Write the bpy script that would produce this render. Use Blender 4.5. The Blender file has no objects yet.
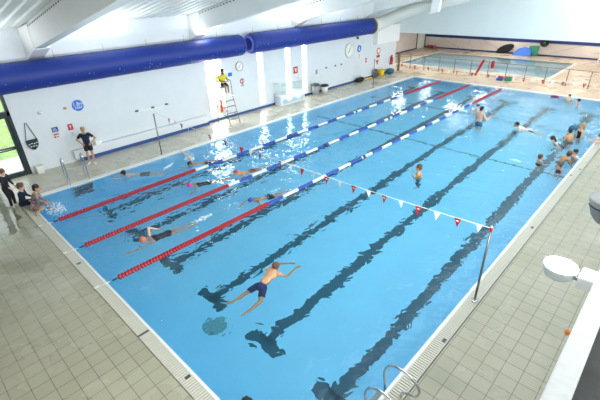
import bpy, bmesh, math, random
from mathutils import Vector, Matrix
random.seed(7)
S = bpy.context.scene
COL = S.collection
PI = math.pi
W = 12.55          # pool width, 25 m long, water level at z = 0
DK = 0.03          # deck level

# ------------------------------------------------------------------ materials
def mat(name, col, rough=0.5, metal=0.0, noise=0.0, nscale=8.0, emit=None, estr=0.0, bump=0.0, spec=0.5):
    m = bpy.data.materials.new(name); m.use_nodes = True
    nt = m.node_tree; b = nt.nodes['Principled BSDF']
    b.inputs['Base Color'].default_value = (*col, 1)
    b.inputs['Roughness'].default_value = rough
    b.inputs['Metallic'].default_value = metal
    b.inputs['Specular IOR Level'].default_value = spec
    if emit:
        b.inputs['Emission Color'].default_value = (*emit, 1); b.inputs['Emission Strength'].default_value = estr
    if noise or bump:
        tc = nt.nodes.new('ShaderNodeTexCoord'); n = nt.nodes.new('ShaderNodeTexNoise')
        n.inputs['Scale'].default_value = nscale; n.inputs['Detail'].default_value = 4
        nt.links.new(tc.outputs['Object'], n.inputs['Vector'])
        if noise:
            r = nt.nodes.new('ShaderNodeValToRGB')
            r.color_ramp.elements[0].position = 0.3; r.color_ramp.elements[1].position = 0.7
            r.color_ramp.elements[0].color = (*[c*(1-noise) for c in col], 1)
            r.color_ramp.elements[1].color = (*[min(1, c*(1+noise)) for c in col], 1)
            nt.links.new(n.outputs['Fac'], r.inputs['Fac']); nt.links.new(r.outputs['Color'], b.inputs['Base Color'])
        if bump:
            bp = nt.nodes.new('ShaderNodeBump'); bp.inputs['Strength'].default_value = 1; bp.inputs['Distance'].default_value = bump
            nt.links.new(n.outputs['Fac'], bp.inputs['Height']); nt.links.new(bp.outputs['Normal'], b.inputs['Normal'])
    return m

def tile_mat(name, col, col2, mortar, size, rough, wet=0.15):
    m = bpy.data.materials.new(name); m.use_nodes = True
    nt = m.node_tree; b = nt.nodes['Principled BSDF']; N = nt.nodes.new; L = nt.links.new
    tc = N('ShaderNodeTexCoord'); br = N('ShaderNodeTexBrick')
    br.offset = 0; br.squash = 1
    br.inputs['Color1'].default_value = (*col, 1); br.inputs['Color2'].default_value = (*col2, 1)
    br.inputs['Mortar'].default_value = (*mortar, 1); br.inputs['Scale'].default_value = 1
    br.inputs['Mortar Size'].default_value = 0.006; br.inputs['Mortar Smooth'].default_value = 0.2
    br.inputs['Brick Width'].default_value = size; br.inputs['Row Height'].default_value = size
    L(tc.outputs['Object'], br.inputs['Vector'])
    n = N('ShaderNodeTexNoise'); n.inputs['Scale'].default_value = 0.9; n.inputs['Detail'].default_value = 5
    L(tc.outputs['Object'], n.inputs['Vector'])
    mr = N('ShaderNodeMapRange'); mr.inputs[1].default_value = .3; mr.inputs[2].default_value = .7
    mr.inputs[3].default_value = .93; mr.inputs[4].default_value = 1.05
    L(n.outputs['Fac'], mr.inputs[0])
    mx = N('ShaderNodeMix'); mx.data_type = 'RGBA'; mx.blend_type = 'MULTIPLY'; mx.inputs[0].default_value = 1
    L(br.outputs['Color'], mx.inputs[6]); L(mr.outputs[0], mx.inputs[7])
    L(mx.outputs[2], b.inputs['Base Color'])
    m2 = N('ShaderNodeMapRange'); m2.inputs[1].default_value = .35; m2.inputs[2].default_value = .65
    m2.inputs[3].default_value = rough-wet; m2.inputs[4].default_value = rough+.1
    L(n.outputs['Fac'], m2.inputs[0]); L(m2.outputs[0], b.inputs['Roughness'])
    bp = N('ShaderNodeBump'); bp.inputs['Strength'].default_value = .5; bp.inputs['Distance'].default_value = .004; bp.invert = True
    L(br.outputs['Fac'], bp.inputs['Height']); L(bp.outputs['Normal'], b.inputs['Normal'])
    return m

def water_mat(name, amp_calm, amp_busy):
    m = bpy.data.materials.new(name); m.use_nodes = True
    nt = m.node_tree; nt.nodes.clear(); N = nt.nodes.new; L = nt.links.new
    out = N('ShaderNodeOutputMaterial'); g = N('ShaderNodeBsdfGlass')
    g.inputs['Color'].default_value = (0.93, 0.985, 1.0, 1); g.inputs['IOR'].default_value = 1.333
    g.inputs['Roughness'].default_value = 0.0
    L(g.outputs[0], out.inputs['Surface'])
    tc = N('ShaderNodeTexCoord'); sx = N('ShaderNodeSeparateXYZ'); L(tc.outputs['Object'], sx.inputs[0])
    n1 = N('ShaderNodeTexNoise'); n1.inputs['Scale'].default_value = 1.15; n1.inputs['Detail'].default_value = 2.0; n1.inputs['Distortion'].default_value = .6
    n2 = N('ShaderNodeTexNoise'); n2.inputs['Scale'].default_value = 3.2; n2.inputs['Detail'].default_value = 1.5; n2.inputs['Distortion'].default_value = 1.0
    L(tc.outputs['Object'], n1.inputs['Vector']); L(tc.outputs['Object'], n2.inputs['Vector'])
    # water is choppy in the swimming lanes and at the far end, calmer in the near open half
    def ramp(o, a, b_, lo, hi):
        q = N('ShaderNodeMapRange'); q.inputs[1].default_value = a; q.inputs[2].default_value = b_; q.inputs[3].default_value = lo; q.inputs[4].default_value = hi; L(o, q.inputs[0]); return q.outputs[0]
    def op(k, a, b_):
        q = N('ShaderNodeMath'); q.operation = k; L(a, q.inputs[0])
        if isinstance(b_, float): q.inputs[1].default_value = b_
        else: L(b_, q.inputs[1])
        return q.outputs[0]
    near = op('MULTIPLY', ramp(sx.outputs[0], 5.2, 7.6, 1, 0), ramp(sx.outputs[1], 8, 13, 1, 0))
    far = op('MULTIPLY', ramp(sx.outputs[0], 5.5, 7.5, 0, 1), ramp(sx.outputs[1], 10, 18, 0, 1))
    busy = op('MAXIMUM', op('MULTIPLY', near, .55), far)
    am = N('ShaderNodeMapRange'); am.inputs[3].default_value = amp_calm; am.inputs[4].default_value = amp_busy
    L(busy, am.inputs[0])
    amp = op('MULTIPLY', am.outputs[0], op('MAXIMUM', ramp(sx.outputs[1], 7, 13, 1, .42), busy))
    sc = N('ShaderNodeMath'); sc.operation = 'MULTIPLY'; sc.inputs[1].default_value = .30; L(n2.outputs['Fac'], sc.inputs[0])
    ad = N('ShaderNodeMath'); ad.operation = 'ADD'; L(n1.outputs['Fac'], ad.inputs[0]); L(sc.outputs[0], ad.inputs[1])
    ml = N('ShaderNodeMath'); ml.operation = 'MULTIPLY'; n3 = N('ShaderNodeTexNoise'); n3.inputs['Scale'].default_value = 8; n3.inputs['Detail'].default_value = 1; L(tc.outputs['Object'], n3.inputs['Vector'])
    L(op('ADD', ad.outputs[0], op('MULTIPLY', op('MULTIPLY', n3.outputs['Fac'], busy), .12)), ml.inputs[0]); L(amp, ml.inputs[1])
    bp = N('ShaderNodeBump'); bp.inputs['Strength'].default_value = 1; bp.inputs['Distance'].default_value = 1
    L(ml.outputs[0], bp.inputs['Height']); L(bp.outputs['Normal'], g.inputs['Normal'])
    return m

def duct_mat():
    m = mat('blue_fabric', (0.002, 0.024, 0.235), .55)
    nt = m.node_tree; b = nt.nodes['Principled BSDF']; N = nt.nodes.new; L = nt.links.new
    tc = N('ShaderNodeTexCoord'); v = N('ShaderNodeTexVoronoi'); v.inputs['Scale'].default_value = 5.5
    L(tc.outputs['Object'], v.inputs['Vector'])
    lt = N('ShaderNodeMath'); lt.operation = 'LESS_THAN'; lt.inputs[1].default_value = .11; L(v.outputs['Distance'], lt.inputs[0])
    sx = N('ShaderNodeSeparateXYZ'); L(tc.outputs['Object'], sx.inputs[0])
    z1 = N('ShaderNodeMath'); z1.operation = 'LESS_THAN'; z1.inputs[1].default_value = -.05; L(sx.outputs[2], z1.inputs[0])
    mu = N('ShaderNodeMath'); mu.operation = 'MULTIPLY'; L(lt.outputs[0], mu.inputs[0]); L(z1.outputs[0], mu.inputs[1])
    mx = N('ShaderNodeMix'); mx.data_type = 'RGBA'; L(mu.outputs[0], mx.inputs[0])
    mx.inputs[6].default_value = (0.002, 0.024, 0.235, 1); mx.inputs[7].default_value = (.30, .38, .7, 1)
    L(mx.outputs[2], b.inputs['Base Color'])
    return m

M = dict(
    wall=mat('white_wall_paint', (.68, .735, .765), .5, noise=.02, nscale=1.5),
    roof=mat('roof_sheet', (.62, .67, .65), .55, noise=.04, nscale=2),
    beam=mat('painted_beam', (.70, .74, .73), .5, noise=.02, nscale=2),
    white=mat('white_paint', (.86, .87, .86), .45),
    lintel=mat('pale_bulkhead_paint', (.74, .83, .83), .5, noise=.015, nscale=1),
    beige=mat('beige_wall_paint', (.66, .60, .56), .55, noise=.03, nscale=2),
    navy=mat('navy_trim', (.015, .03, .16), .45),
    skirt=mat('blue_skirting', (.022, .07, .24), .4),
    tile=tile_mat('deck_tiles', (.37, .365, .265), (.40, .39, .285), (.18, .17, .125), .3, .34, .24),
    tile_left_lit=tile_mat('left_deck_tiles_lit', (.56, .53, .44), (.59, .56, .46), (.40, .38, .31), .3, .34, .2),  # deck tiles again, with the stronger light on this side put into the colour
    tile_far=tile_mat('far_deck_tiles', (.60, .49, .37), (.62, .51, .39), (.42, .34, .26), .3, .36),
    coping=mat('white_coping', (.78, .79, .75), .35, noise=.04, nscale=12),
    grate=mat('gutter_grating', (.60, .60, .51), .45),
    groove=mat('gutter_shadow_gap', (.19, .19, .16), .6),
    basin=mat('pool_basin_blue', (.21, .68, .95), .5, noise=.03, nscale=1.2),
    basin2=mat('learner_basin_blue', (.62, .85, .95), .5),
    line=mat('lane_line_teal', (.0, .095, .155), .5),
    seam=mat('floor_seam', (.03, .17, .26), .5),
    drain=mat('green_drain', (.10, .36, .42), .6, noise=.3, nscale=25),
    water=water_mat('pool_water', .085, .150),
    water2=water_mat('learner_water', .012, .012),
    steel=mat('brushed_steel', (.62, .64, .64), .22, 1.0),
    dsteel=mat('dark_steel', (.22, .23, .23), .35, .8),
    red=mat('red_plastic', (.40, .006, .016), .4),
    rwhite=mat('white_plastic', (.83, .84, .78), .4),
    rblue=mat('blue_plastic', (.035, .085, .45), .4),
    black=mat('black_plastic', (.012, .013, .015), .45),
    dgrey=mat('dark_grey_plastic', (.07, .075, .075), .5),
    mgrey=mat('mid_grey_plastic', (.30, .32, .32), .45),
    lgrey=mat('light_grey_plastic', (.58, .60, .60), .45),
    duct=duct_mat(),
    duct_end=mat('duct_end_blue', (.10, .13, .55), .55),
    brown=mat('brown_collar', (.22, .17, .06), .6),
    cream=mat('cream_duct', (.78, .80, .74), .5),
    frame=mat('green_black_frame', (.012, .028, .03), .35),
    glass=None,
    grass=mat('outside_lawn', (.30, .42, .12), .9, noise=.3, nscale=3),
    paving=mat('outside_paving', (.62, .60, .56), .8, noise=.1, nscale=2),
    signblue=mat('sign_blue', (.02, .16, .62), .4),
    signnavy=mat('sign_navy', (.02, .08, .32), .4),
    signred=mat('sign_red', (.52, .03, .05), .4),
    orange=mat('orange_plastic', (.75, .22, .02), .4),
    amber=mat('amber_lens', (.70, .30, .05), .3),
    yellow=mat('yellow_cloth', (.72, .66, .03), .8),
    yplast=mat('yellow_plastic', (.80, .55, .02), .4),
    green=mat('green_foam', (.02, .26, .15), .6),
    bfoam=mat('blue_foam', (.03, .16, .66), .6),
    bagcloth=mat('dark_green_mesh_cloth', (.012, .035, .03), .8, noise=.3, nscale=40),
    navycloth=mat('navy_cloth', (.007, .014, .045), .85, noise=.15, nscale=30),
    blackcloth=mat('black_cloth', (.010, .010, .014), .8, noise=.2, nscale=30),
    bluecloth=mat('blue_shorts_cloth', (.010, .018, .10), .8, noise=.15, nscale=20),
    tealcloth=mat('teal_blue_cloth', (.015, .13, .23), .8),
    greycloth=mat('grey_patterned_cloth', (.10, .10, .11), .8, noise=.6, nscale=22),
    pattern=mat('pink_grey_patterned_cloth', (.27, .19, .19), .8, noise=.85, nscale=13),
    maroon=mat('maroon_cloth', (.18, .02, .05), .8, noise=.4, nscale=20),
    orcloth=mat('orange_cloth', (.72, .25, .02), .8, noise=.2, nscale=20),
    pinkcap=mat('pink_cap', (.62, .03, .28), .4),
    redcap=mat('red_cap', (.45, .05, .06), .4),
    bluecap=mat('blue_cap', (.02, .06, .42), .4),
    skin=mat('skin_fair', (.62, .40, .29), .5, noise=.06, nscale=14),
    skintan=mat('skin_tan', (.52, .29, .15), .5, noise=.06, nscale=14),
    skinpale=mat('skin_pale', (.72, .53, .43), .5, noise=.05, nscale=14),
    skinbrown=mat('skin_brown', (.30, .16, .09), .5, noise=.06, nscale=14),
    lips=mat('lips', (.36, .13, .11), .5),
    eye=mat('eye_dark', (.02, .015, .012), .25),
    hairblond=mat('blond_hair', (.42, .27, .10), .7, noise=.3, nscale=50),
    hairbrown=mat('brown_hair', (.14, .065, .03), .7, noise=.3, nscale=50),
    hairdark=mat('dark_hair', (.014, .011, .010), .6, noise=.3, nscale=50),
    foam=mat('white_foam', (.86, .93, .96), .35),
    lamp=mat('lit_lamp_lens', (1, 1, 1), .4, emit=(1, 1, .97), estr=22),
    daylit=mat('daylit_frosted_glass', (.9, .9, .88), .3, emit=(1, .98, .93), estr=8),
    ledge=mat('grey_ledge', (.085, .09, .085), .7, noise=.25, nscale=5),
    darkgap=mat('dark_gap', (.02, .02, .02), .8),
    railwhite=mat('scuffed_white_rail', (.86, .89, .86), .5, noise=.06, nscale=18),
)
def glass_mat():
    m = bpy.data.materials.new('clear_glass'); m.use_nodes = True
    nt = m.node_tree; nt.nodes.clear()
    o = nt.nodes.new('ShaderNodeOutputMaterial'); mx = nt.nodes.new('ShaderNodeMixShader')
    t = nt.nodes.new('ShaderNodeBsdfTransparent'); g = nt.nodes.new('ShaderNodeBsdfGlossy'); g.inputs['Roughness'].default_value = .02
    t.inputs['Color'].default_value = (.93, .97, .96, 1); mx.inputs[0].default_value = .07
    nt.links.new(t.outputs[0], mx.inputs[1]); nt.links.new(g.outputs[0], mx.inputs[2]); nt.links.new(mx.outputs[0], o.inputs[0])
    return m
M['glass'] = glass_mat()

# ------------------------------------------------------------------ mesh helpers
class MB:
    def __init__(s): s.bm = bmesh.new(); s.mi = 0
    def _f(s, vs):
        try:
            f = s.bm.faces.new(vs); f.material_index = s.mi; f.smooth = s.sm
        except ValueError: pass
    sm = False
    def box(s, a, b, rot=None, piv=None):
        a = Vector(a); b = Vector(b)
        P = [Vector((x, y, z)) for z in (a.z, b.z) for y in (a.y, b.y) for x in (a.x, b.x)]
        if rot is not None:
            c = Vector(piv) if piv is not None else (a+b)/2
            P = [rot @ (p-c)+c for p in P]
        v = [s.bm.verts.new(p) for p in P]; s.sm = False
        for q in ((0, 2, 3, 1), (4, 5, 7, 6), (0, 1, 5, 4), (1, 3, 7, 5), (3, 2, 6, 7), (2, 0, 4, 6)): s._f([v[i] for i in q])
        return s
    def rings(s, R, closed=False, smooth=True):
        s.sm = smooth
        V = [[s.bm.verts.new(p) for p in r] for r in R]
        n = len(V[0])
        for i in range(len(V)-(0 if closed else 1)):
            A = V[i]; B = V[(i+1) % len(V)]
            for k in range(n): s._f([A[k], A[(k+1) % n], B[(k+1) % n], B[k]])
        if not closed:
            s.sm = False
            s._f(list(reversed(V[0]))); s._f(V[-1])
        return s
    def lathe(s, prof, o=(0, 0, 0), ax=(0, 0, 1), n=12, smooth=True):
        o = Vector(o); ax = Vector(ax).normalized(); u = ax.orthogonal().normalized(); w = ax.cross(u)
        return s.rings([[o+ax*h+(u*math.cos(2*PI*k/n)+w*math.sin(2*PI*k/n))*max(r, 1e-4) for k in range(n)] for r, h in prof], smooth=smooth)
    def cyl(s, a, b, r, r2=None, n=10):
        a = Vector(a); b = Vector(b); r2 = r if r2 is None else r2
        return s.lathe([(r, 0), (r2, (b-a).length)], a, b-a, n)
    def cap(s, a, ra, b, rb, n=10):
        a = Vector(a); b = Vector(b); L = max((b-a).length, 1e-5)
        pr = [(ra*math.sin(t), -ra*math.cos(t)) for t in (0.15, .6, 1.1)]+[(ra, 0), (rb, L)]+[(rb*math.cos(t), L+rb*math.sin(t)) for t in (.5, 1., 1.42)]
        return s.lathe(pr, a, b-a if (b-a).length > 1e-5 else (0, 0, 1), n)
    def ell(s, c, rx, ry, rz, fr=None, n=14, m=9):
        c = Vector(c); fr = fr or Matrix.Identity(3)
        R = []
        for i in range(m):
            t = .06+(PI-.12)*i/(m-1)
            R.append([c+fr @ Vector((rx*math.sin(t)*math.cos(2*PI*k/n), ry*math.sin(t)*math.sin(2*PI*k/n), -rz*math.cos(t))) for k in range(n)])
        return s.rings(R)
    def tube(s, pts, r, n=8, closed=False):
        P = [Vector(p) for p in pts]; R = []; u = None
        for i, p in enumerate(P):
            if closed: d = P[(i+1) % len(P)]-P[i-1]
            else: d = P[min(i+1, len(P)-1)]-P[max(i-1, 0)]
            d.normalize()
            u = d.orthogonal().normalized() if u is None else (u-d*u.dot(d)).normalized()
            w = d.cross(u); rr = r[i] if isinstance(r, (list, tuple)) else r
            R.append([p+(u*math.cos(2*PI*k/n)+w*math.sin(2*PI*k/n))*rr for k in range(n)])
        return s.rings(R, closed)
    def prism(s, poly, d):
        d = Vector(d); A = [s.bm.verts.new(Vector(p)) for p in poly]; B = [s.bm.verts.new(Vector(p)+d) for p in poly]; n = len(A); s.sm = False
        s._f(list(reversed(A))); s._f(B)
        for k in range(n): s._f([A[k], A[(k+1) % n], B[(k+1) % n], B[k]])
        return s
    def quad(s, *P): s.sm = False; s._f([s.bm.verts.new(Vector(p)) for p in P]); return s
    def mesh(s, name, mats):
        bmesh.ops.recalc_face_normals(s.bm, faces=s.bm.faces[:])
        me = bpy.data.meshes.new(name); s.bm.to_mesh(me); s.bm.free()
        for m in (mats if isinstance(mats, (list, tuple)) else [mats]): me.materials.append(m)
        return me
    def build(s, name, mats, parent=None, loc=(0, 0, 0), bevel=0):
        o = bpy.data.objects.new(name, s.mesh(name, mats)); COL.objects.link(o); o.location = loc
        if parent: o.parent = parent
        if bevel:
            b = o.modifiers.new('b', 'BEVEL'); b.width = bevel; b.segments = 2; b.limit_method = 'ANGLE'
        return o
def tag(o, label, cat, group=None):
    o['label'] = label; o['category'] = cat
    if group: o['group'] = group
    return o
def thing(name, label, cat, loc=(0, 0, 0), group=None, rz=0):
    o = bpy.data.objects.new(name, None); COL.objects.link(o); o.location = loc; o.rotation_euler = (0, 0, rz); o.empty_display_size = .1
    return tag(o, label, cat, group)
def struct(o): o['kind'] = 'structure'; return o
def box(name, a, b, m, parent=None, bevel=0): return MB().box(a, b).build(name, m, parent, bevel=bevel)

FONT = None
def text(name, s, size, m, parent, loc, rot, ext=.002):
    c = bpy.data.curves.new(name, 'FONT'); c.body = s; c.size = size; c.extrude = ext; c.align_x = 'CENTER'; c.align_y = 'CENTER'
    t = bpy.data.objects.new(name+'_tmp', c); COL.objects.link(t)
    bpy.context.view_layer.update()
    me = bpy.data.meshes.new_from_object(t.evaluated_get(bpy.context.evaluated_depsgraph_get()))
    bpy.data.objects.remove(t); me.materials.clear(); me.materials.append(m)
    o = bpy.data.objects.new(name, me); COL.objects.link(o); o.location = loc; o.rotation_euler = rot
    if parent: o.parent = parent
    return o
WALLROT = (PI/2, 0, PI/2)     # text / plates on the left wall, read from the pool (+X)

# ------------------------------------------------------------------ camera
yaw, pitch, roll = math.radians(44.5664), math.radians(28.1549), math.radians(-1.8477)
fw = Vector((-math.sin(yaw)*math.cos(pitch), math.cos(yaw)*math.cos(pitch), -math.sin(pitch)))
r0 = fw.cross(Vector((0, 0, 1))).normalized(); u0 = r0.cross(fw)
r1 = r0*math.cos(roll)+u0*math.sin(roll); u1 = -r0*math.sin(roll)+u0*math.cos(roll)
cd = bpy.data.cameras.new('camera'); cam = bpy.data.objects.new('camera', cd); COL.objects.link(cam)
cam.matrix_world = Matrix(((r1.x, u1.x, -fw.x, 14.6342), (r1.y, u1.y, -fw.y, -2.0269), (r1.z, u1.z, -fw.z, 5.9886), (0, 0, 0, 1)))
cd.sensor_width = 36; cd.lens = 396.897/600*36; cd.clip_end = 300; cd.clip_start = .05
S.camera = cam

# ------------------------------------------------------------------ setting: floors
f = MB()
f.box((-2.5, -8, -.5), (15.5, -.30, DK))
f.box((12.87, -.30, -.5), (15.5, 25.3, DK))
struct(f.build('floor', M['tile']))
struct(MB().box((-2.5, -.30, -.5), (-.24, 25.3, DK)).build('floor', M['tile_left_lit']))
f = MB()
f.box((-7, 25.3, -1), (20, 29.5, DK)); f.box((-7, 29.5, -1), (-4.2, 37., DK)); f.box((7.75, 29.5, -1), (20, 37., DK)); f.box((-7, 37., -1), (20, 39.6, DK))
f.box((15.5, -8, -.5), (20, 25.3, DK))
struct(f.build('floor', M['tile_far']))
# pool edge: plain white coping on the left and far sides, grated gutter near and right
c = MB(); c.box((-.24, -.02, -.03), (0, 25.3, DK+.005)); c.box((0, 25.0, -.03), (W+.3, 25.3, DK+.005))
struct(c.build('trim_1', M['coping']))
g = MB()
g.mi = 0
g.box((-.24, -.055, -.03), (W, 0, DK+.004)); g.box((W, -.055, -.03), (W+.055, 25.0, DK+.004))
g.mi = 2
g.box((-.24, -.30, -.5), (W+.32, -.055, .005)); g.box((W+.055, -.30, -.5), (W+.32, 25.0, .005))
g.mi = 1
x = -.2
while x < W+.02:
    g.box((x, -.275, .005), (x+.036, -.07, DK)); x += .054
g.box((-.24, -.07, .005), (W+.03, -.06, DK)); g.box((-.24, -.286, .005), (W+.3, -.275, DK))
y = -.05
while y < 24.98:
    g.box((W+.07, y, .005), (W+.275, y+.036, DK)); y += .054
g.box((W+.06, -.06, .005), (W+.07, 25, DK)); g.box((W+.275, -.275, .005), (W+.29, 25, DK))
gut = struct(g.build('trim_2', [M['coping'], M['grate'], M['groove']]))
dr = MB()
dr.box((8.31, -.285, DK-.01), (8.36, -.06, DK+.004))
for (dx, dy) in ((4.93, -.17), (9.86, -.13), (12.77, 14.06), (12.66, 13.3), (12.78, 3.62), (12.74, 8.9)):
    dr.box((dx-.03, dy-.05, DK-.01), (dx+.03, dy+.05, DK+.005))
dr.build('drain_cover', M['dgrey'], gut)

# pool basin: deep (2 m) near the camera, shallow at the far end
def fz(y): return -2.02+(.86*min(1, max(0, y)/25.0))
b = MB()
D = [(0, fz(0)), (25, fz(25))]
b.quad((-.01, -.01, D[0][1]), (W+.01, -.01, D[0][1]), (W+.01, 25.01, D[1][1]), (-.01, 25.01, D[1][1]))
q_ = .004
b.quad((0, -q_, 0), (W, -q_, 0), (W, -q_, D[0][1]), (0, -q_, D[0][1])); b.quad((0, 25+q_, 0), (0, 25+q_, D[1][1]), (W, 25+q_, D[1][1]), (W, 25+q_, 0))
b.quad((-q_, 0, 0), (-q_, 0, D[0][1]), (-q_, 25, D[1][1]), (-q_, 25, 0)); b.quad((W+q_, 0, 0), (W+q_, 25, 0), (W+q_, 25, D[1][1]), (W+q_, 0, D[0][1]))
basin = struct(b.build('pool_basin', M['basin']))
def strip(x0, x1, y0, y1, mb, h=.006):
    mb.prism([(x0, y0, fz(y0)+h), (x1, y0, fz(y0)+h), (x1, y1, fz(y1)+h), (x0, y1, fz(y1)+h)], (0, 0, .004))
LX = [1.12, 3.2, 5.28, 7.3, 9.36, 11.42]
for x in LX:
    l = MB(); strip(x-.15, x+.15, 2.0, 23.2, l); strip(x-.5, x+.5, 1.85, 2.15, l); strip(x-.5, x+.5, 23.05, 23.35, l)
    struct(l.build('lane_line', M['line'], basin))
l = MB(); strip(0, W, 14.44, 14.56, l, .002); strip(0, W, 19.60, 19.72, l, .002)
struct(l.build('floor_seam', M['seam'], basin))
d = MB().lathe([(.30, 0), (.30, .02), (.26, .035), (0.01, .035)], (8.14, 1.55, fz(1.55)), n=8, smooth=False)
for k in range(-4, 5): d.box((8.14+k*.055-.012, 1.35, fz(1.5)+.035), (8.14+k*.055+.012, 1.75, fz(1.5)+.05))
tag(d.build('floor_drain', M['drain']), 'round green drain grating on the pool floor at the near end', 'drain')
w = MB(); w.quad((0, 0, 0), (W, 0, 0), (W, 25, 0), (0, 25, 0))
struct(w.build('water', M['water']))
# learner pool
lx0, lx1, ly0, ly1 = -4.0, 7.5, 29.7, 36.8
b = MB()
b.quad((lx0, ly0, -.8), (lx1, ly0, -.8), (lx1, ly1, -.8), (lx0, ly1, -.8))
b.quad((lx0, ly0, 0), (lx1, ly0, 0), (lx1, ly0, -.8), (lx0, ly0, -.8)); b.quad((lx0, ly1, 0), (lx1, ly1, 0), (lx1, ly1, -.8), (lx0, ly1, -.8))
b.quad((lx0, ly0, 0), (lx0, ly1, 0), (lx0, ly1, -.8), (lx0, ly0, -.8)); b.quad((lx1, ly0, 0), (lx1, ly1, 0), (lx1, ly1, -.8), (lx1, ly0, -.8))
struct(b.build('learner_pool_basin', M['basin2']))
c = MB(); c.box((lx0-.2, ly0-.2, -.5), (lx1+.25, ly0, DK+.005)); c.box((lx0-.2, ly1, -.5), (lx1+.25, ly1+.2, DK+.005)); c.box((lx0-.2, ly0, -.5), (lx0, ly1, DK+.005)); c.box((lx1, ly0, -.5), (lx1+.25, ly1, DK+.005))
struct(c.build('trim_3', M['coping']))
w = MB(); w.quad((lx0, ly0, -.01), (lx1, ly0, -.01), (lx1, ly1, -.01), (lx0, ly1, -.01)); struct(w.build('water', M['water2']))

# ------------------------------------------------------------------ setting: walls and roof
XW = -2.4
WT = .25
open_ = [(-1.75, .80, 0, 3.1), (9.08, 10.02, .25, 3.1), (12.38, 12.74, .25, 3.1), (14.46, 14.82, .25, 3.1), (15.86, 16.2, .25, 3.1)]
wl = MB(); y = -8
for (a, b_, z0, z1) in open_:
    wl.box((XW-WT, y, 0), (XW, a, 5.1))
    if z0 > 0: wl.box((XW-WT, a, 0), (XW, b_, z0))
    wl.box((XW-WT, a, z1), (XW, b_, 5.1)); y = b_
wl.box((XW-WT, y, 0), (XW, 26.0, 5.1))
struct(wl.build('wall_left', M['wall']))
for i, (a, b_, z0, z1) in enumerate(open_[1:]):
    fr = MB()
    t = .04
    fr.box((XW-.16, a, z0), (XW-.08, a+t, z1)); fr.box((XW-.16, b_-t, z0), (XW-.08, b_, z1)); fr.box((XW-.16, a, z0), (XW-.08, b_, z0+t)); fr.box((XW-.16, a, z1-t), (XW-.08, b_, z1))
    o = struct(fr.build('window_%d' % (i+1), M['white'])); 
    box('pane', (XW-.125, a+t, z0+t), (XW-.115, b_-t, z1-t), M['daylit'], o)
# glazed door
a, b_, z1 = -1.75, .80, 3.1
fr = MB()
for (y0, y1) in ((a, a+.10), (b_-.10, b_)): fr.box((XW-.2, y0, 0), (XW-.02, y1, z1))
fr.box((XW-.2, a, 2.28), (XW-.02, b_, 2.44)); fr.box((XW-.2, a, 3.0), (XW-.02, b_, z1)); fr.box((XW-.2, a, 0), (XW-.02, b_, .06))
door = struct(fr.build('door_1', M['frame']))
for (a1, b1) in ((a+.1, -.48), (-.47, b_-.1)):
    lf = MB()
    lf.box((XW-.15, a1, .06), (XW-.07, a1+.1, 2.28)); lf.box((XW-.15, b1-.1, .06), (XW-.07, b1, 2.28))
    lf.box((XW-.15, a1+.1, .06), (XW-.07, b1-.1, .2)); lf.box((XW-.15, a1+.1, 1.05), (XW-.07, b1-.1, 1.17)); lf.box((XW-.15, a1+.1, 2.2), (XW-.07, b1-.1, 2.28))
    leaf = lf.build('door_leaf', M['frame'], door)
    MB().box((XW-.12, a1+.1, .2), (XW-.11, b1-.1, 1.05)).build('pane', M['glass'], leaf); MB().box((XW-.12, a1+.1, 1.17), (XW-.11, b1-.1, 2.2)).build('pane', M['glass'], leaf)
    MB().tube([(XW-.07, a1+.15, 1.12), (XW-.02, a1+.15, 1.12), (XW-.02, b1-.15, 1.12), (XW-.07, b1-.15, 1.12)], .014).build('push_bar', M['steel'], leaf)
box('transom_pane', (XW-.12, a+.1, 2.44), (XW-.11, b_-.1, 3.0), M['glass'], door)
# shallow puddle of splashed water on the near deck
wm = bpy.data.materials.new('puddle_water'); wm.use_nodes = True; nt = wm.node_tree; nt.nodes.clear()
o_ = nt.nodes.new('ShaderNodeOutputMaterial'); mx_ = nt.nodes.new('ShaderNodeMixShader'); t_ = nt.nodes.new('ShaderNodeBsdfTransparent'); t_.inputs[0].default_value = (.8, .8, .78, 1); g_ = nt.nodes.new('ShaderNodeBsdfGlossy'); g_.inputs['Roughness'].default_value = .05
nz = nt.nodes.new('ShaderNodeTexNoise'); nz.inputs['Scale'].default_value = 5; bp_ = nt.nodes.new('ShaderNodeBump'); bp_.inputs['Distance'].default_value = .004; tc_ = nt.nodes.new('ShaderNodeTexCoord')
nt.links.new(tc_.outputs['Object'], nz.inputs['Vector']); nt.links.new(nz.outputs['Fac'], bp_.inputs['Height']); nt.links.new(bp_.outputs[0], g_.inputs['Normal'])
mx_.inputs[0].default_value = .14; nt.links.new(t_.outputs[0], mx_.inputs[1]); nt.links.new(g_.outputs[0], mx_.inputs[2]); nt.links.new(mx_.outputs[0], o_.inputs[0])
pu = MB(); P_ = []
for k in range(40):
    a_ = 2*PI*k/40; q_ = 1+.16*math.sin(3*a_+1)+.10*math.sin(7*a_)+.06*math.sin(11*a_+2)
    P_.append((.55+1.25*q_*math.cos(a_), -1.0+.62*q_*math.sin(a_), DK+.003))
pu.sm = False; pu._f([pu.bm.verts.new(p_) for p_ in P_]); pu = tag(pu.build('puddle', wm), 'shallow puddle on the near deck beside the children at the left edge', 'puddle'); pu['kind'] = 'stuff'
# outside
struct(MB().box((-60, -30, -.4), (-5.2, 60, -.05)).build('lawn', M['grass']))
struct(MB().box((-5.2, -30, -.4), (XW-WT, 26, -.05)).build('path', M['paving']))

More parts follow.
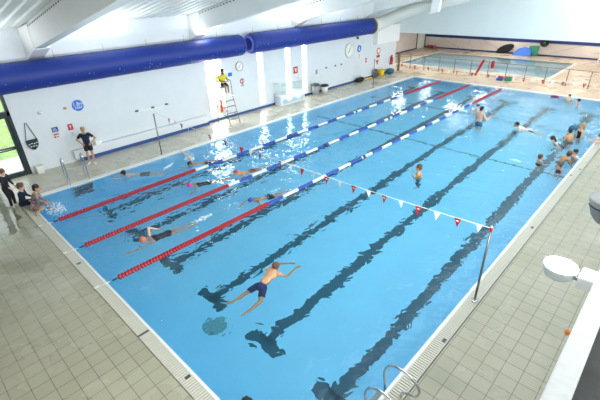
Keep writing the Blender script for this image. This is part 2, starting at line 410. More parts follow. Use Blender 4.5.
# skirting and the low boxed-in pipe casing
sk = MB(); sk.box((XW, 2.55, DK), (XW+.23, 8.75, .17)); sk.box((XW, 8.75, DK), (XW+.02, 26.0, .15))
struct(sk.build('baseboard_left', M['skirt']))
struct(box('trim_4', (XW, 2.35, .171), (XW+.21, 8.7, .52), M['wall'], bevel=.01))
struct(box('wall_near_shading', (XW-.6, -3.5, 0), (20, -3.3, 9), mat('brown_brick_wall', (.30, .25, .20), .8, noise=.2, nscale=3)))  # unseen end wall, set close and dark to cut light on the near deck
struct(box('wall_gallery_shading', (18, -3.3, 0), (18.2, .5, 9.2), M['mgrey']))  # unseen wall added behind the gallery to darken the near corner
struct(box('ceiling_near_shading', (4.6, -3.3, 6.55), (16, .6, 6.75), M['mgrey']))  # unseen slab added to block overhead light from the near deck
# roof
SL = .2
def rz(x): return 5.05+SL*(x-XW)
rf = MB(); poly = []
y = -8.0; P = .36; prof = []
while y < 27.3:
    prof += [(y, 0), (y+.2, 0), (y+.24, .05), (y+.32, .05)]; y += P
for i in range(len(prof)-1):
    (ya, za), (yb, zb) = prof[i], prof[i+1]
    for (xa, xb) in ((XW-.6, 8.8), (14.4, 17.5)):
        rf.quad((xa, ya, rz(xa)+za), (xb, ya, rz(xb)+za), (xb, yb, rz(xb)+zb), (xa, yb, rz(xa)+zb))
# upper skin so the deck has thickness
for (xa, xb) in ((XW-.6, 8.8), (14.4, 17.5)):
    rf.prism([(xa, -8, rz(xa)+.12), (xb, -8, rz(xb)+.12), (xb, 27.3, rz(xb)+.12), (xa, 27.3, rz(xa)+.12)], (0, 0, .1))
struct(rf.build('roof', M['roof']))
for i, Y in enumerate((2.0, 8.6, 15.2, 21.8)):
    bmb = MB()
    x0, x1 = XW+.75, 17.3
    bmb.prism([(x0, Y, rz(x0)-.78), (x1, Y, rz(x1)-.78), (x1, Y, rz(x1)-.02), (x0, Y, rz(x0)-.02)], (0, .34, 0))
    be = struct(bmb.build('roof_beam', M['beam']))
    hb = MB().prism([(XW, Y-.12, 4.0), (x0+.02, Y-.01, rz(x0)-.80), (x0+.02, Y-.01, rz(x0)-.01), (XW, Y-.12, rz(XW)-.01)], (0, .5, 0))
    hb.build('beam_end_lit', M['white'], be)  # whiter than the beam: uplight on this end put into the paint
    k = MB(); x = x0+.1
    while x < x1-.2:
        k.box((x, Y-.006, rz(x)-.10), (x+.10, Y, rz(x)-.055), Matrix.Rotation(-math.atan(SL), 3, 'Y')); x += .22
    k.build('fixing_strip', M['dgrey'], be)
# bulkhead over the far end
bk = MB(); bk.prism([(-2.45, 26.0, 2.85), (17.5, 26.0, 2.85), (17.5, 26.0, rz(17.5)+.1), (-2.45, 26.0, rz(-2.45)+.1)], (0, .4, 0))
struct(bk.build('wall_far', M['lintel']))
struct(box('ceiling', (-7, 26.4, 2.86), (20, 39.6, 3.0), M['white']))
wbk = struct(box('wall_back', (-7, 39.4, 0), (20, 39.65, 3.0), M['beige']))
box('navy_band', (-6.9, 39.36, 1.10), (20, 39.40, 1.42), M['navy'], wbk)
box('navy_skirting', (-6.9, 39.37, DK), (20, 39.40, .16), M['navy'], wbk)
sl = MB()
for (xa, za, xb, zb) in ((-5.2, 1.08, -3.1, .2), (-.9, 1.08, 1.0, .2), (2.55, .75, 3.6, 1.08), (5.0, .3, 7.4, 1.08), (8.2, .5, 10, 1.0)):
    dx, dz = xb-xa, zb-za; L = math.hypot(dx, dz); nx, nz = -dz/L*.014, dx/L*.014
    sl.prism([(xa+nx, 39.39, za+nz), (xb+nx, 39.39, zb+nz), (xb-nx, 39.39, zb-nz), (xa-nx, 39.39, za-nz)], (0, .012, 0))
sl.build('panel_joint', M['mgrey'], wbk)
ws = struct(box('wall_side', (-7.15, 26.3, 0), (-6.9, 39.4, 3.0), M['beige']))
box('navy_skirting', (-6.9, 26.4, DK), (-6.87, 37.5, .14), M['navy'], ws)
struct(box('wall_return', (-7.15, 26.0, 0), (XW-.01, 26.25, 5.0), M['wall']))
fr = MB(); fr.box((-6.9, 37.55, 0), (-6.83, 37.65, 2.2)); fr.box((-6.9, 39.2, 0), (-6.83, 39.36, 2.2)); fr.box((-6.9, 37.55, 2.1), (-6.83, 39.36, 2.2))
d2 = struct(fr.build('door_2', M['dgrey'])); box('door_leaf', (-6.9, 37.65, DK), (-6.86, 39.2, 2.1), M['cream'], d2)
# white box in the far left corner, above the duct end
struct(box('trim_5', (XW+.001, 23.1, 2.3), (XW+.38, 25.98, 3.45), M['white']))
# spectators' gallery wall beside the camera
struct(box('wall_right', (14.60, -8, DK), (14.68, 25.3, 3.9), M['wall']))
tag(box('parapet_rail', (14.575, -8, 3.9), (14.700, 25.3, 4.0), M['railwhite'], bevel=.012), 'scuffed white rail capping the low gallery wall at lower right', 'rail')
lg = struct(box('floor_gallery', (14.68, -8, 3.5), (20, 25.3, 3.75), M['ledge']))
box('gap_strip', (14.93, -8, 3.75), (14.95, 25.3, 3.756), M['darkgap'], lg)  # near-black strip along the gallery floor
e = MB().ell((14.560, .46, 3.985), .016, .022, .022)
tag(e.build('orange_tag', M['orange']), 'small orange tag on the pool side of the white gallery rail', 'tag')

# ------------------------------------------------------------------ blue fabric ducts
def duct(y0, y1, label, sag):
    R = .475; cz = 3.57
    t = thing('fabric_duct', label, 'air duct', (-1.9, (y0+y1)/2, cz), 'blue fabric air ducts along the left wall')
    h = (y1-y0)/2
    n = 40
    pr = [(.02, -h), (R*.55, -h+.01), (R*.85, -h+.04), (R*.97, -h+.12)]+[(R*(1-.012*(i % 2)), -h+.2+(2*h-.4)*i/n) for i in range(n+1)]+[(R*.97, h-.12), (R*.85, h-.04), (R*.55, h-.01), (.02, h)]
    MB().lathe(pr, (0, 0, 0), (0, 1, 0), 28).build('duct_skin', M['duct'], t)
    MB().lathe([(R*.86, 0), (R*.86, .012), (.03, .02)], (0, -h+.03, 0), (0, -1, 0), 28).build('end_cap', M['duct_end'], t)
    rl = MB(); rl.tube([(0, -h+.1, R+.015), (0, h-.1, R+.015)], .012); rl.build('support_rail', M['dgrey'], t)
    yy = -h+.35
    while yy < h:
        MB().cyl((0, yy, R), (0, yy, R+.28), .008).build('hanger', M['mgrey'], t); yy += 1.75
    return t
t = duct(-6.5, 11.05, 'long blue fabric air duct on the left, running out of the frame', 0)
t = duct(11.42, 22.05, 'shorter blue fabric air duct beyond the gap, ending at the brown collar', 0)
co = MB().lathe([(.47, 0), (.50, 0), (.50, .12), (.47, .12)], (-1.9, 22.03, 3.57), (0, 1, 0), 28)
tag(co.build('duct_collar', M['brown']), 'brown metal collar where the blue duct meets the pale duct', 'duct collar')
pd = MB().tube([(-1.9, 22.13, 3.57), (-1.85, 22.45, 3.6), (-1.6, 22.75, 3.72), (-1.1, 22.95, 3.95), (-.3, 23, 4.28), (.6, 23, 4.55), (2.4, 23, 4.98), (6, 23, 5.8), (12, 23, 7.1)], [.44, .43, .41, .39, .37, .36, .36, .36, .36], 24)
tag(pd.build('supply_duct', M['cream']), 'cream metal air duct curving up from the brown collar to the roof', 'air duct')
sq = MB().prism([(2.15, 22.16, 4.35), (2.65, 22.16, 4.5), (2.75, 22.16, 5.35), (2.25, 22.16, 5.25)], (0, .3, 0))
tag(sq.build('duct_bracket', M['white']), 'square white bracket under the farthest roof beam in front of the pale duct', 'bracket')

# ------------------------------------------------------------------ lane ropes
def lane_rope(x, label, first_white, start):
    t = thing('lane_rope', label, 'lane rope', (x, 0, .03), 'lane ropes dividing the near left half of the pool')
    MB().tube([(0, .02, 0), (0, 24.95, 0)], .006, 6).build('cable', M['steel'], t)
    MB().box((-.03, -.30, .02), (.03, -.19, .035)).cyl((0, -.2, .02), (0, .06, .008), .008, n=6).build('anchor_strap', M['rwhite'], t)
    MB().lathe([(.01, .1), (.022, .13), (.022, .2), (.01, .24)], (0, 0, 0), (0, 1, 0), 8).build('tensioner', M['black'], t)
    def run(name, m, y0, y1, r):
        n = max(2, round((y1-y0)/.08)); st = (y1-y0)/n; pr = [(.02, 0)]
        for i in range(n):
            b0 = i*st; pr += [(r*.55, b0+.005), (r, b0+st*.25), (r, b0+st*.7), (r*.55, b0+st*.95)]
        pr.append((.02, y1-y0))
        MB().lathe(pr, (0, y0, 0), (0, 1, 0), 10, smooth=False).build(name, m, t)
    run('red_floats', M['red'], .25, 5.05, .075)
    bounds = [5.05]+start
    while bounds[-1] < 20.2: bounds.append(min(20.25, bounds[-1]+.715))
    wh = first_white
    for i in range(len(bounds)-1):
        a, b_ = bounds[i]+.01, bounds[i+1]-.01
        if b_-a > .08:
            run('white_floats' if wh else 'blue_floats', M['rwhite'] if wh else M['rblue'], a, b_, .058)
        wh = not wh
    for yb in (10.15, 15.1): MB().lathe([(.06, -.07), (.068, -.03), (.068, .03), (.06, .07)], (0, yb, 0), (0, 1, 0), 10).build('marker_float', M['black'], t)
    run('red_floats', M['red'], 20.27, 24.7, .07)
lane_rope(2.18, 'lane rope nearest the left wall, red ends with blue and white middle', True, [5.64, 6.3])
lane_rope(4.21, 'middle lane rope of the three, red ends with blue and white middle', True, [5.54, 6.12])
lane_rope(6.24, 'lane rope beside the open half of the pool, red ends with blue middle', False, [5.71])

# ------------------------------------------------------------------ backstroke posts and bunting
def flag_post(x, y, label, cap, h=1.79):
    t = thing('flag_post', label, 'post', (x, y, DK), 'steel posts holding the flag lines')
    MB().lathe([(.07, 0), (.07, .015), (.035, .03), (.025, .03)], n=14).build('base_plate', M['steel'], t)
    MB().cyl((0, 0, .03), (0, 0, h), .023, n=12).build('pole', M['dsteel'], t)
    if cap: MB().lathe([(.024, 1.74), (.028, 1.75), (.028, 1.81), (.02, 1.83)], n=12).build('red_cap', M['red'], t); MB().lathe([(.022, 1.832), (.022, 1.86), (.01, 1.87)], n=10).build('white_tip', M['rwhite'], t)
    else: MB().lathe([(.026, h), (.026, h+.03), (.01, h+.04)], n=10).build('cap', M['dgrey'], t)
flag_post(-.33, 5.06, 'thin steel flag post on the left deck near the glass door', False, 1.68)
flag_post(12.76, 5.04, 'steel flag post with red cap on the right-hand gutter', True)
flag_post(-.30, 20.3, 'thin steel flag post on the far left deck by the pace clock', False)
flag_post(12.76, 20.3, 'steel flag post on the far right gutter', False)
def bunting(y, x0, x1, z0, sag, xs0, step, label):
    t = thing('bunting', label, 'bunting', (0, y, 0))
    zf = lambda x: z0-sag*(1-((x-(x0+x1)/2)/((x1-x0)/2))**2)
    MB().tube([(x0+.03+(x1-x0-.06)*i/30, 0, zf(x0+(x1-x0)*i/30)) for i in range(31)], .006, 6).build('cord', M['rwhite'], t)
    x = xs0; red = True
    while x < x1-.05:
        a = random.uniform(-.35, .35); dx, dy = .075*math.cos(a), .075*math.sin(a); z = zf(x)-.005; sw = random.uniform(-.03, .03)
        k9 = 1 if red else .86; dx *= k9; dy *= k9
        f = MB(); f.prism([(x-dx, -dy, z), (x+dx, dy, z), (x+sw*.4, sw, z-.215*k9)], (.004*math.sin(a), .004*math.cos(a), 0))
        o = f.build('pennant', M['red'] if red else M['rwhite'], t)
        if red:
            e = MB().ell((x, 0, z-.06), .035, .0075, .016, Matrix.Rotation(a, 3, 'Z'), 10, 5); e.build('printed_mark', M['rwhite'], o)
        x += step; red = not red
bunting(5.05, -.33, 12.76, 1.84, .17, .87, .432, 'near line of red and white pennants across the pool')
bunting(20.3, -.30, 12.76, 1.80, .12, .83, .431, 'far line of red and white pennants across the pool')

# ------------------------------------------------------------------ ladders
def hoop(r, pts, n=12):
    P = [Vector(p) for p in pts]
    for _ in range(3):       # Chaikin smoothing
        Q = [P[0]]
        for i in range(len(P)-1): Q += [P[i]*.75+P[i+1]*.25, P[i]*.25+P[i+1]*.75]
        P = Q+[P[-1]]
    return MB().tube(P, r, 10)
t = thing('pool_ladder', 'steel pool ladder with sloping handrails on the left side by the coach', 'pool ladder', (0, 0, 0))
for y in (1.39, 2.05):
    hoop(.022, [(-.12, y, DK), (-.14, y, .5), (-.17, y, .98), (-.26, y, 1.02), (-.42, y, .95), (-.46, y, .5), (-.46, y, DK)]).build('handrail', M['steel'], t)
for k in range(3):
    box('step', (.0, 1.42, -.26-.27*k), (.14, 2.03, -.17-.27*k), M['line'], t)
for y in (1.40, 2.04): MB().tube([(.06, y, 0.0), (.06, y, -.95)], .02).build('stile', M['steel'], t)
t = thing('pool_ladder', 'steel pool ladder with curved hoops at the near right corner', 'pool ladder', (0, 0, 0))
for y in (1.50, 2.04):
    hoop(.022, [(12.51, y, -.9), (12.51, y, .05), (12.44, y, .36), (12.55, y, .62), (12.84, y, .66), (13.10, y, .50), (13.06, y, .26), (12.86, y, .20), (12.80, y, .12), (12.80, y, DK)]).build('handrail', M['steel'], t)
for k in range(3): box('step', (12.38, 1.52, -.30-.27*k), (12.5, 2.02, -.26-.27*k), M['mgrey'], t)

# ------------------------------------------------------------------ wall fittings (left wall)
X = XW
def disc(name, y, z, r, m, th=.02, parent=None, x=X): return MB().lathe([(r, 0), (r, th), (r*.97, th+.004), (.01, th+.004)], (x+.001, y, z), (1, 0, 0), 32, smooth=False).build(name, m, parent)
t = thing('depth_sign', 'round blue sign with white depth lettering above the coach', 'sign', (0, 0, 0))
disc('sign_disc', 3.05, 2.17, .215, M['signblue'], .015, t)
text('lettering', '1.8m', .20, M['rwhite'], t, (X+.022, 3.06, 2.225), WALLROT); text('lettering', 'DEEP', .125, M['rwhite'], t, (X+.022, 3.06, 2.085), WALLROT)
t = thing('safety_sign', 'blue information sign directly above the red and white sign', 'sign', (0, 0, 0))
box('sign_board', (X+.001, 1.90, 1.36), (X+.015, 2.12, 1.55), M['signnavy'], t)
s_ = MB()
for k in range(3): s_.box((X+.015, 1.93, 1.49-.045*k), (X+.017, 2.04+.02*k, 1.505-.045*k))
s_.build('text_lines', M['rwhite'], t)
t = thing('warning_sign', 'small red and white sign below the blue information sign', 'sign', (0, 0, 0))
box('sign_board', (X+.001, 1.88, 1.12), (X+.015, 2.10, 1.31), M['rwhite'], t)
box('red_header', (X+.015, 1.90, 1.24), (X+.017, 2.09, 1.30), M['signred'], t)
s_ = MB(); s_.box((X+.015, 1.90, 1.14), (X+.017, 1.98, 1.21)); s_.build('red_mark', M['signred'], t); box('dark_mark', (X+.015, 2.0, 1.14), (X+.017, 2.08, 1.2), M['mgrey'], t)
t = thing('fire_point_sign', 'red sign with white symbol left of the coach', 'sign', (0, 0, 0))
box('sign_board', (X+.001, 2.47, 1.30), (X+.015, 2.65, 1.54), M['signred'], t)
s_ = MB(); s_.box((X+.015, 2.545, 1.36), (X+.018, 2.575, 1.46)); s_.box((X+.015, 2.52, 1.44), (X+.018, 2.6, 1.48)); s_.build('symbol', M['rwhite'], t)
tag(box('call_point', (X+.001, 2.53, 1.13), (X+.05, 2.63, 1.22), M['lgrey'], bevel=.008), 'small grey box under the red symbol sign', 'call point')
t = thing('alarm_beacon', 'small amber beacon on the white wall left of the round blue sign', 'beacon', (0, 0, 0))
MB().lathe([(.06, 0), (.06, .03), (.045, .04)], (X+.001, 2.58, 2.17), (1, 0, 0)).build('base', M['rwhite'], t); MB().lathe([(.045, .04), (.045, .08), (.02, .11), (.005, .115)], (X, 2.58, 2.17), (1, 0, 0)).build('lens', M['amber'], t)
t = thing('sensor', 'small white sensor box high on the wall above the hanging bag', 'sensor', (0, 0, 0))
MB().box((X+.001, 1.65, 2.12), (X+.07, 1.77, 2.24)).build('housing', M['rwhite'], t, bevel=.015); MB().ell((X+.07, 1.71, 2.16), .02, .035, .03).build('lens', M['lgrey'], t)
# bag
t = thing('hanging_bag', 'dark green mesh bag hanging by its strap beside the glass door', 'bag', (0, 0, 0))
pr = MB(); poly = []
for k in range(13):
    a_ = PI*k/12; poly.append((X+.01, 1.14-.19*math.cos(a_), 1.22-.25*math.sin(a_)**.8-.06*(1-abs(math.cos(a_)))))
poly.append((X+.01, 1.33, 1.30)); poly.append((X+.01, .95, 1.30))
pr.prism(poly, (.09, 0, 0)).build('pouch', M['bagcloth'], t, bevel=.02)
MB().tube([(X+.05, .96, 1.28), (X+.03, 1.12, 1.93), (X+.03, 1.16, 1.93), (X+.05, 1.32, 1.28)], .012).build('strap', M['dgrey'], t)
s_ = MB()
for k in range(4): s_.box((X+.10, .99+.085*k, 1.13+.02*(k % 2)), (X+.104, 1.045+.085*k, 1.17+.02*(k % 2)))
for k in range(3): s_.box((X+.10, 1.03+.085*k, 1.04), (X+.104, 1.08+.085*k, 1.08))
s_.build('white_print', M['lgrey'], t)
t = thing('waste_bin', 'small white bin on the deck beside the glass door', 'bin', (-2.2, 1.05, DK))
MB().prism([(-.10, -.12, 0), (.10, -.12, 0), (.10, .12, 0), (-.10, .12, 0)], (0, 0, .26)).build('body', M['rwhite'], t, bevel=.015); box('lid', (-.11, -.13, .26), (.11, .13, .30), M['rwhite'], t, .01)
tag(box('wall_box', (X+.001, 3.26, .50), (X+.16, 3.50, .68), M['rwhite'], bevel=.015), 'white box on the pipe casing to the right of the coach', 'box')
# coat rail
t = thing('hook_rail', 'white wall rail with three dark brackets beside the left flag post', 'rail', (0, 0, 0))
box('rail', (X+.001, 5.30, 1.40), (X+.03, 6.75, 1.45), M['rwhite'], t)
for y in (5.30, 6.05, 6.73): MB().box((X+.001, y-.06, 1.43), (X+.09, y+.06, 1.49)).build('bracket', M['dgrey'], t, bevel=.01)
# small blue plate, round sign, clocks
t = thing('wall_clock', 'small grey round clock above the lifeguard chair', 'clock', (0, 0, 0))
def clock(t, y, z, r, rim):
    MB().lathe([(r, 0), (r, .05), (r*.9, .055), (r*.9, .03)], (X+.001, y, z), (1, 0, 0), 32).build('rim', rim, t)
    k_ = MB().lathe([(r*.9, 0), (r*.9, .032), (.01, .033)], (X+.002, y, z), (1, 0, 0), 32, smooth=False); k_.mi = 1
    for k in range(12):
        a_ = k*PI/6; k_.cyl((X+.034, y+r*.76*math.sin(a_), z+r*.76*math.cos(a_)), (X+.034, y+r*.86*math.sin(a_), z+r*.86*math.cos(a_)), r*.02, n=5)
    k_.build('face', [M['rwhite'], M['black']], t)
    h = MB()
    for (a_, l, w_) in ((.6, .72, .022), (-2.4, .5, .03)):
        p1 = Vector((X+.042, y+r*l*math.sin(a_), z+r*l*math.cos(a_))); h.cyl((X+.042, y, z), p1, r*w_)
    h.build('hands', M['black'], t)
clock(t, 11.11, 2.50, .235, M['mgrey'])
t = thing('pace_clock', 'large white round pace clock on the far left wall', 'clock', (0, 0, 0)); clock(t, 20.38, 2.22, .47, M['lgrey'])
t = thing('no_diving_sign', 'round red and white sign on the wall beside the lifeguard chair', 'sign', (0, 0, 0))
disc('sign_disc', 11.21, 1.74, .14, M['signred'], .012, t); disc('white_centre', 11.21, 1.74, .09, M['rwhite'], .016, t); box('bar', (X+.02, 11.19, 1.62), (X+.026, 11.23, 1.86), M['black'], t)
box('text_plate', (X+.001, 11.12, 1.48), (X+.012, 11.32, 1.56), M['mgrey'], t)
tag(box('blue_notice', (X+.001, 10.36, 2.10), (X+.012, 10.6, 2.28), M['signblue']), 'small blue notice on the wall beside the lifeguard', 'notice')
t = thing('fire_sign', 'red sign between the second and third strip windows', 'sign', (0, 0, 0))
box('sign_board', (X+.001, 15.06, 1.52), (X+.014, 15.42, 1.90), M['signred'], t); s_ = MB(); s_.box((X+.014, 15.2, 1.6), (X+.017, 15.3, 1.72)); s_.box((X+.014, 15.14, 1.74), (X+.017, 15.34, 1.8)); s_.build('symbol', M['rwhite'], t)
t = thing('switch_box', 'grey switch box on the wall above the bins', 'switch', (0, 0, 0))
MB().box((X+.001, 16.98, 1.20), (X+.05, 17.16, 1.44)).build('housing', M['lgrey'], t); s_ = MB(); s_.box((X+.05, 17.02, 1.35), (X+.056, 17.12, 1.42)); s_.box((X+.05, 17.02, 1.22), (X+.056, 17.12, 1.3)); s_.build('key', M['black'], t)
for y, lb in ((18.01, 'left'), (18.92, 'middle'), (19.54, 'right')):
    t = tag(MB().box((X+.001, y-.05, 1.40), (X+.05, y+.05, 1.48)).build('wall_hook', M['dgrey']), '%s one of three dark wall hooks left of the pace clock' % lb, 'hook', 'dark wall hooks')
t = thing('mandatory_sign', 'round blue sign beside the pace clock', 'sign', (0, 0, 0))
disc('sign_disc', 21.5, 2.2, .23, M['signblue'], .012, t); s_ = MB(); s_.ell((X+.02, 21.5, 2.27), .008, .05, .05); s_.box((X+.014, 21.42, 2.08), (X+.02, 21.58, 2.2)); s_.build('symbol', M['rwhite'], t)
t = thing('rules_notice', 'white notice with red lettering below the round blue sign', 'sign', (0, 0, 0)); box('board', (X+.001, 21.38, 1.50), (X+.012, 21.64, 1.90), M['rwhite'], t); s_ = MB()
for k in range(4): s_.box((X+.012, 21.43, 1.80-.08*k), (X+.014, 21.59, 1.83-.08*k))
s_.build('text_lines', M['signred'], t)
t = thing('exit_notice', 'small red notice right of the white rules notice', 'sign', (0, 0, 0)); box('board', (X+.001, 22.28, 1.18), (X+.012, 22.46, 1.48), M['signred'], t); box('white_panel', (X+.012, 22.31, 1.3), (X+.015, 22.43, 1.36), M['rwhite'], t)
t = thing('prohibition_sign', 'red ringed white sign near the end of the left wall', 'sign', (0, 0, 0)); disc('ring', 23.87, 1.78, .22, M['signred'], .012, t); disc('white_centre', 23.87, 1.78, .15, M['rwhite'], .016, t); box('text_plate', (X+.001, 23.66, 1.32), (X+.013, 24.08, 1.5), M['signred'], t)
t = MB().prism([(X+.001, 23.6, 1.15), (X+.001, 23.98, 1.15), (X+.001, 23.79, .82)], (.015, 0, 0)).build('warning_triangle', M['signred']); tag(t, 'red triangular sign below the red ringed white sign', 'sign')
t = thing('camera_dome', 'small dark dome camera under the blue duct end', 'camera', (0, 0, 0)); MB().box((X+.001, 21.14, 2.88), (X+.1, 21.26, 2.98)).build('bracket', M['dgrey'], t); MB().ell((X+.1, 21.2, 2.88), .06, .06, .06).build('dome', M['black'], t)

# ------------------------------------------------------------------ white box seat with screen, bins, far-left equipment
t = thing('equipment_box', 'white box with blue wave panels and clear screen by the left wall', 'box', (0, 0, DK))
box('body', (-2.35, 13.42, 0), (-1.8, 15.35, .58), M['rwhite'], t, .02); box('lid', (-2.36, 13.38, .58), (-1.76, 15.39, .63), M['white'], t, .01)
wv = [(-1.797, 13.5, .08)]+[(-1.797, 13.5+1.75*k/16, .25+.1*math.sin(k*.9)) for k in range(17)]+[(-1.797, 15.25, .08)]
MB().prism(wv, (.006, 0, 0)).build('wave_panel', mat('pale_blue_print', (.42, .58, .78), .4), t)
MB().prism([(-2.3, 13.417, .08), (-1.86, 13.417, .08), (-1.86, 13.417, .5), (-2.3, 13.417, .5)], (0, -.006, 0)).build('end_panel', mat('pale_blue_panel', (.5, .62, .8), .4), t)
for (a_, b2) in (((-1.80, 13.42), (-1.80, 15.35)), ((-2.33, 13.42), (-1.8, 13.42))):
    x0, y0 = a_; x1, y1 = b2; MB().box((x0-.004, y0-.004, .63), (x1+.004, y1+.004, 1.25)).build('screen', M['glass'], t)
fr = MB()
for (xx, yy) in ((-2.33, 13.42), (-1.8, 13.42), (-1.8, 15.35), (-2.33, 15.35)): fr.cyl((xx, yy, .6), (xx, yy, 1.26), .012, n=6)
fr.tube([(-2.33, 13.42, 1.26), (-1.8, 13.42, 1.26), (-1.8, 15.35, 1.26), (-2.33, 15.35, 1.26)], .012, 6); fr.build('screen_frame', M['rwhite'], t)
MB().tube([(-2.2, 14.7, .63), (-2.2, 14.7, .78), (-2.2, 14.9, .78), (-2.2, 14.9, .63)], .015, 6).build('tap', M['steel'], t)
t = thing('litter_bin', 'tall grey litter bin with dark lid by the left wall', 'bin', (-2.08, 16.65, DK))
MB().lathe([(.20, 0), (.235, .60), (.22, .60)], n=18).build('body', M['mgrey'], t); MB().lathe([(.245, .58), (.25, .64), (.18, .70), (.02, .71)], n=18).build('lid', M['dgrey'], t)
t = thing('litter_bin', 'low white bin with black lid behind the grey litter bin', 'bin', (-2.08, 17.5, DK))
MB().lathe([(.19, 0), (.22, .40), (.2, .4)], n=18).build('body', M['rwhite'], t); MB().lathe([(.27, .40), (.28, .44), (.2, .5), (.02, .51)], n=18).build('lid', M['black'], t)
t = thing('kit_bag', 'black holdall on the floor at the foot of the left wall', 'bag', (-2.1, 21.3, DK))
MB().cap((0, -.22, .17), .16, (0, .22, .17), .16, 14).build('body', M['blackcloth'], t); MB().tube([(0, -.15, .3), (0, -.08, .42), (0, .08, .42), (0, .15, .3)], .014).build('handle', M['dgrey'], t)
t = MB().cap((-2.15, 22.0, .10), .05, (-2.1, 22.75, .10), .05, 10).build('yellow_float', M['yplast']); tag(t, 'thin yellow float lying right of the black holdall', 'float')
t = thing('bucket', 'yellow bucket standing near the end of the left wall', 'bucket', (-2.1, 23.95, DK))
MB().lathe([(.19, 0), (.25, .46), (.23, .46), (.2, .1)], n=18).build('body', M['yplast'], t); MB().tube([(0, -.24, .44), (0, -.15, .58), (0, .15, .58), (0, .24, .44)], .01).build('handle', M['dgrey'], t)
t = MB().ell((-2.0, 25.0, .24), .3, .38, .2).build('teal_float', M['tealcloth']); tag(t, 'dark teal float beside the yellow bucket', 'float')
t = MB().lathe([(.15, 0), (.16, .03), (.16, .55), (.08, .6)], (-2.15, 23.25, DK), n=14).build('black_tub', M['dgrey']); tag(t, 'dark tub standing left of the yellow bucket', 'tub')
t = thing('fire_extinguisher', 'red fire extinguisher hung at the end of the left wall', 'fire extinguisher', (-2.28, 25.55, .62))
MB().lathe([(.10, 0), (.11, .03), (.11, .48), (.05, .56), (.04, .6)], n=14).build('cylinder', M['red'], t); MB().box((-.03, -.06, .58), (.03, .1, .66)).build('valve', M['black'], t)
t = thing('gate_post', 'dark brown post at the end of the left wall', 'post', (-2.2, 26.5, DK)); MB().box((-.07, -.07, 0), (.07, .07, 1.25)).build('post', mat('brown_post', (.20, .14, .09), .6), t); MB().box((-.085, -.085, 1.25), (.085, .085, 1.29)).build('cap', M['dgrey'], t)

# ------------------------------------------------------------------ lifeguard chair
t = thing('lifeguard_chair', 'tall steel lifeguard chair with ladder in front of the wide window', 'lifeguard chair', (0, 0, DK))
fr = MB(); r = .018
for y in (9.32, 9.92):
    fr.cyl((-2.22, y, 0), (-2.15, y, 2.35), r); fr.cyl((-1.20, y, 0), (-1.62, y, 1.36), r); fr.cyl((-1.62, y, 1.36), (-1.62, y, 1.74), r)
    fr.cyl((-2.18, y, 1.74), (-1.6, y, 1.74), r); fr.cyl((-2.19, y, 1.36), (-1.55, y, 1.36), r); fr.cyl((-2.15, y, 2.1), (-1.65, y, 2.05), r); fr.cyl((-1.65, y, 2.05), (-1.62, y, 1.74), r)
    fr.cyl((-2.21, y, .45), (-1.33, y, .45), r)
fr.cyl((-2.15, 9.32, 2.35), (-2.15, 9.92, 2.35), r); fr.cyl((-2.21, 9.32, .45), (-2.21, 9.92, .45), r)
fr.build('frame', M['dsteel'], t)
for z in (.25, .55, .85, 1.12):
    xx = -1.20-.42*z/1.36; MB().box((xx-.06, 9.32, z), (xx+.05, 9.92, z+.025)).build('rung', M['dsteel'], t)
box('seat', (-2.12, 9.36, 1.74), (-1.62, 9.88, 1.80), M['rwhite'], t, .015); box('backrest', (-2.17, 9.36, 1.95), (-2.13, 9.88, 2.3), M['rwhite'], t, .015); box('footplate', (-1.72, 9.34, 1.36), (-1.36, 9.9, 1.39), M['rwhite'], t)
box('side_panel', (-2.2, 9.34, .48), (-1.55, 9.36, .9), M['rwhite'], t)
t = thing('rescue_tube', 'orange-red rescue tube hanging from the lifeguard chair', 'rescue tube', (-1.66, 9.22, 1.30)); MB().cap((0, 0, -.6), .06, (.02, 0, -.05), .065, 12).build('foam', mat('rescue_orange', (.78, .10, .03), .5), t); MB().tube([(.02, 0, 0), (-.02, 0, .1), (0, .03, .14)], .012, 6).build('strap', M['rwhite'], t)

# ------------------------------------------------------------------ far end: rail, mats, toys
t = thing('guard_rail', 'metal guard rail between the main pool deck and learner pool', 'railing', (0, 27.9, DK))
PX = [.45+1.22*k for k in range(-3, 11)]
for x in PX:
    p_ = MB().cyl((x, 0, 0), (x, 0, 1.0), .027); p_.box((x-.06, -.06, 0), (x+.06, .06, .02)); p_.build('post', M['dsteel'], t)
MB().tube([(PX[0], 0, 1.0), (PX[-1], 0, 1.0)], .02).build('top_rail', M['dsteel'], t); MB().tube([(PX[0], 0, .12), (PX[-1], 0, .12)], .012).build('lower_rail', M['mgrey'], t)
t = MB().cap((3.35, 27.75, .12), .07, (3.75, 27.75, 1.12), .09, 12).build('rescue_pole_float', M['red']); tag(t, 'long red float leaning against the guard rail', 'float')
t = MB().cap((4.3, 28.08, .70), .11, (4.3, 28.08, 1.0), .12, 12).build('hanging_float', M['red']); o_ = t; tag(t, 'short red buoy hung on the guard rail right of the leaning float', 'buoy'); MB().tube([(4.3, 28.08, 1.0), (4.3, 28.05, 1.09), (4.3, 27.93, 1.09)], .012, 6).build('hook', M['dgrey'], o_)
t = thing('toy_crate', 'small blue and red crate on the deck by the guard rail', 'crate', (5.2, 27.3, DK)); box('body', (-.2, -.15, 0), (.2, .15, .2), M['rblue'], t, .02); box('red_lid', (-.18, -.13, .2), (.18, .13, .28), M['red'], t, .02)
t = thing('toy_crate', 'small dark green and brown crate right of the blue crate', 'crate', (5.72, 27.4, DK)); box('body', (-.2, -.15, 0), (.2, .15, .24), M['green'], t, .02); box('brown_lid', (-.18, -.13, .24), (.18, .13, .3), M['hairbrown'], t, .02)
